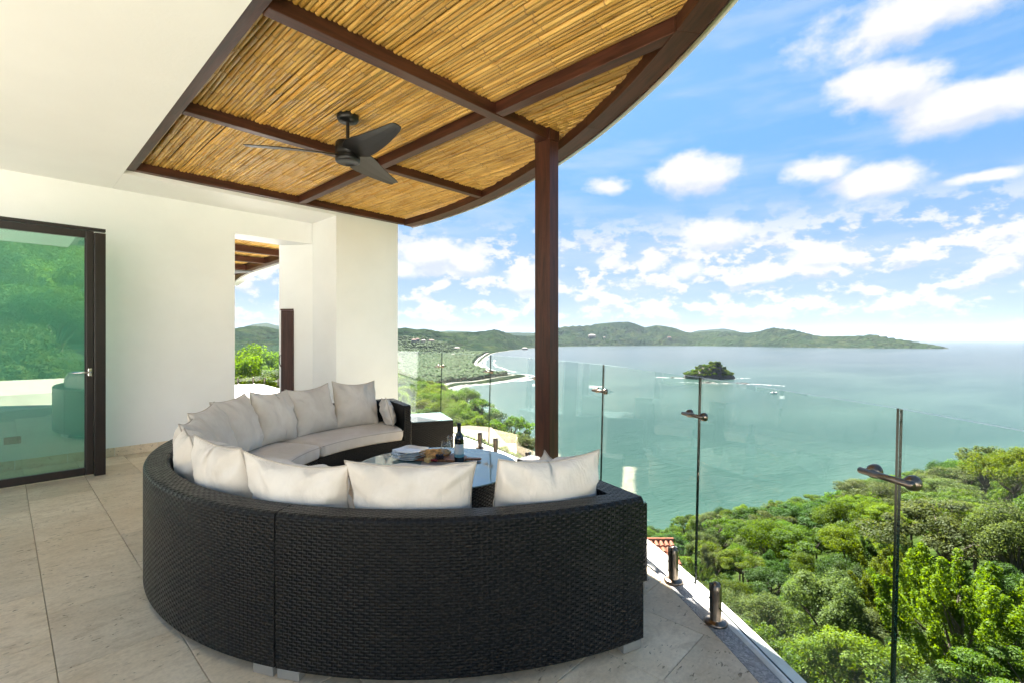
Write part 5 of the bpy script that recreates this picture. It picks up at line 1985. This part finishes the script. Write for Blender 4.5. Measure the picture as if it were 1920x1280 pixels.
CT = (2.26, 2.92)
ct = empty('coffee_table', (CT[0], CT[1], 0))
tag(ct, 'round black wicker coffee table with glass top inside the sofa ring', 'table')
V, Fc, UV = [], [], []
n = 64
RTB = .60
for i in range(n + 1):
    a = 2 * math.pi * i / n
    for z, r in ((.03, RTB - .05), (.30, RTB - .03), (.345, RTB - .005), (.382, RTB)):
        V.append((r * math.cos(a), r * math.sin(a), z))
for i in range(n):
    for j in range(3):
        Fc.append((i * 4 + j, (i + 1) * 4 + j, (i + 1) * 4 + j + 1, i * 4 + j + 1))
        u0, u1 = 2 * math.pi * i / n * .58, 2 * math.pi * (i + 1) / n * .58
        vz = [.03, .30, .35, .39]
        UV += [(u0, vz[j]), (u1, vz[j]), (u1, vz[j + 1]), (u0, vz[j + 1])]
Fc.append(tuple(i * 4 + 3 for i in range(n))); UV += [(V[i * 4 + 3][0], V[i * 4 + 3][1]) for i in range(n)]
mesh_obj('wicker_body', V, Fc, M['wicker'], ct, False, UV)
lathe('glass_top', [(0, .384), (RTB + .012, .384), (RTB + .016, .388), (RTB + .016, .391), (RTB + .012, .394), (0, .394)], M['table_glass'], ct, 72, smooth=False)
TZ = .3945


def sq_plate(name, x, y, z, rz, s, label):
    n = 40
    V, Fc = [], []
    prof = [(.0, .006), (.62, .006), (.72, .009), (.98, .020), (1.0, .0205), (1.0, .018), (.72, .004), (.62, .0), (.0, .0)]
    for r, h in prof:
        for i in range(n):
            a = 2 * math.pi * i / n
            ca, sa = math.cos(a), math.sin(a)
            p = 5.5
            k = (abs(ca) ** p + abs(sa) ** p) ** (-1 / p)
            corner = max(0, k - 1)
            V.append((s / 2 * r * k * ca, s / 2 * r * k * sa, h + corner * .018 * r))
    for j in range(len(prof) - 1):
        for i in range(n):
            Fc.append((j * n + i, j * n + (i + 1) % n, (j + 1) * n + (i + 1) % n, (j + 1) * n + i))
    o = mesh_obj(name, V, Fc, M['porcelain'], None, True)
    fix_normals(o)
    o.location = (x, y, z); o.rotation_euler = (0, 0, rz)
    tag(o, label, 'plate', 'stacked plates on the coffee table')


pn = ['lowest white square plate of the stack on the coffee table', 'second white square plate from the bottom of the stack', 'middle white square plate of the stack', 'second white square plate from the top of the stack', 'topmost white square plate of the stack']
for k in range(5):
    sq_plate('square_plate', 2.245 + .004 * math.sin(k * 2), 3.235 + .004 * math.cos(k * 3), TZ + k * .0135, rad(10 + [0, 3, -2, 2, 6][k]), .235, pn[k])

runner = box('table_runner', -.12, .12, -.25, .25, 0, .003, M['linen'], None, .001)
runner.location = (2.33, 3.00, TZ + .0005); runner.rotation_euler = (0, 0, rad(-42)); tag(runner, 'grey linen cloth lying under the bread board', 'cloth')
bd = empty('bread_board', (2.385, 3.03, TZ + .004), rad(-50))
tag(bd, 'brown wooden serving board with handle on the coffee table', 'board')
prism('board', [(-.20, -.07), (.17, -.085), (.20, -.06), (.20, .06), (.17, .085), (-.20, .07)], 0, .018, M['board'], bd, .004)
prism('handle', [(.2005, -.022), (.31, -.018), (.325, 0), (.31, .018), (.2005, .022)], .001, .017, M['board'], bd, .003)
bd.rotation_euler = (rad(0), 0, rad(-52))


def loaf(x, y, z, rz, L, r, label):
    V, Fc = [], []
    n, m = 22, 14
    for i in range(n + 1):
        t = i / n
        k = math.sqrt(max(0.0, 1 - (2 * t - 1) ** 4)) * (1 + .07 * math.sin(t * 31))
        for j in range(m):
            a = 2 * math.pi * j / m
            V.append((L * (t - .5), r * k * math.cos(a), max(-.62 * r, r * .85 * k * math.sin(a)) + .62 * r))
    for i in range(n):
        for j in range(m):
            Fc.append((i * m + j, i * m + (j + 1) % m, (i + 1) * m + (j + 1) % m, (i + 1) * m + j))
    o = mesh_obj('bread_loaf', V, Fc, M['bread'], None, True); fix_normals(o)
    o.location = (x, y, z); o.rotation_euler = (0, 0, rz); tag(o, label, 'bread')


loaf(2.385, 3.10, TZ + .023, rad(-38), .26, .036, 'crusty bread loaf lying on the serving board')
loaf(2.325, 3.055, TZ + .023, rad(-10), .12, .026, 'short pale bread piece in front of the loaf')
ch = prism('cheese_wedge', [(-.03, -.03), (.05, -.01), (-.02, .035)], 0, .03, M['cheese'], None, .002)
ch.location = (2.27, 3.03, TZ + .005); tag(ch, 'small yellow cheese wedge beside the berries', 'cheese')


def bunch(name, x, y, z, n, r, mat, label, seed):
    e = empty(name, (x, y, z)); tag(e, label, 'fruit')
    rr = random.Random(seed)
    v, f = ico(2)
    for k in range(n):
        me = None
        o = mesh_obj(name.split('_')[0] if False else 'berry', [tuple(q * r * rr.uniform(.85, 1.1)) for q in v] if k == 0 else [tuple(q * r) for q in v], [tuple(q) for q in f], mat, e, True)
        a = rr.uniform(0, 6.28); d = rr.uniform(0, .035)
        o.location = (d * math.cos(a), d * math.sin(a), r + (rr.choice([0, 0, 1, 1.6]) * r))


bunch('grape_bunch', 2.345, 2.985, TZ + .022, 14, .0105, M['grape'], 'small bunch of dark grapes on the serving board', 1)
bunch('red_berries', 2.285, 3.00, TZ + .004, 12, .009, M['berry'], 'heap of red berries left of the dark grapes', 2)

# bottle and glasses
bt = empty('wine_bottle', (2.435, 2.865, TZ + .0005), rad(230)); tag(bt, 'dark wine bottle with a pale label on the coffee table', 'bottle')
lathe('bottle_body', [(0, .004), (.030, .0), (.036, .004), (.0375, .012), (.0375, .175), (.036, .19), (.028, .212), (.018, .228), (.0145, .24)], M['bottle'], bt, 32)
lathe('neck_foil', [(.0146, .241), (.0145, .245), (.0142, .288), (.0152, .289), (.0152, .302), (.0135, .304), (0, .304)], M['foil'], bt, 24)
LV, LF, LU = [], [], []
for i in range(17):
    a = rad(-75 + 150 * i / 16)
    for z in (.045, .145):
        LV.append((.0380 * math.cos(a), .0380 * math.sin(a), z))
for i in range(16):
    LF.append((i * 2, i * 2 + 2, i * 2 + 3, i * 2 + 1)); LU += [(i / 16, 0), ((i + 1) / 16, 0), ((i + 1) / 16, 1), (i / 16, 1)]


def label_mat():
    m, t, out = newmat('bottle_label')
    uv = t.n('ShaderNodeUVMap', uv_map='UVMap')
    s = t.n('ShaderNodeSeparateXYZ', {0: uv.outputs[0]})
    nz = t.noise(t.v('MULTIPLY', uv.outputs[0], (5, 9, 1)), 2.0, 4.0)
    c = t.mix(t.step(s.outputs[1], .30, .18), (.66, .68, .69), (.12, .33, .42))
    ln = t.step(t.m('ABSOLUTE', t.m('SUBTRACT', t.m('FRACT', t.m('MULTIPLY', s.outputs[1], 7.0)), .5)), .12, .06)
    c = t.mix(t.m('MULTIPLY', t.m('MULTIPLY', ln, t.step(nz, .5, .6)), t.m('MULTIPLY', t.step(s.outputs[1], .35, .45), .6)), c, (.2, .2, .22))
    b = t.n('ShaderNodeBsdfPrincipled', {'Base Color': c, 'Roughness': .55})
    t.put(out, 0, b)
    return m


M['label'] = label_mat()
mesh_obj('paper_label', LV, LF, M['label'], bt, True, LU)


def wine_glass(x, y, label, s=1.0):
    e = empty('wine_glass', (x, y, TZ + .0005)); e.scale = (s, s, s)
    tag(e, label, 'glass')
    lathe('foot', [(0, .003), (.02, .003), (.034, .001), (.034, 0), (0, 0)], M['wine_glass'], e, 28)
    lathe('stem', [(.008, .003), (.004, .012), (.0037, .075), (.007, .085)], M['porcelain'] if False else M['wine_glass'], e, 12)
    lathe('bowl', [(.002, .084), (.018, .090), (.033, .108), (.038, .130), (.036, .155), (.031, .185), (.0302, .186), (.0345, .155), (.0365, .130), (.0315, .110), (.017, .0925), (.002, .0865)], M['wine_glass'], e, 32)


wine_glass(2.305, 2.865, 'clear stemmed wine glass left of the bottle')
wine_glass(2.46, 2.985, 'second wine glass half hidden behind the bottle')

# ------------------------------------------------------------------ air over the bay
bm = bmesh.new()
add_box(bm, -31500, 31500, -31500, 31500, SEA - 8, 420)
hz = bm_obj('haze', bm, None)
m = bpy.data.materials.new('sea_air'); m.use_nodes = True; m.node_tree.nodes.clear()
t = NT(m.node_tree)
out = t.n('ShaderNodeOutputMaterial')
m.cycles.homogeneous_volume = True
pv = t.n('ShaderNodeVolumePrincipled', {'Color': (0.66, 0.80, 0.97, 1), 'Density': 1.3e-5, 'Anisotropy': 0.0})
t.put(out, 'Volume', pv)
hz.data.materials.append(m)
tag(hz, kind='stuff')
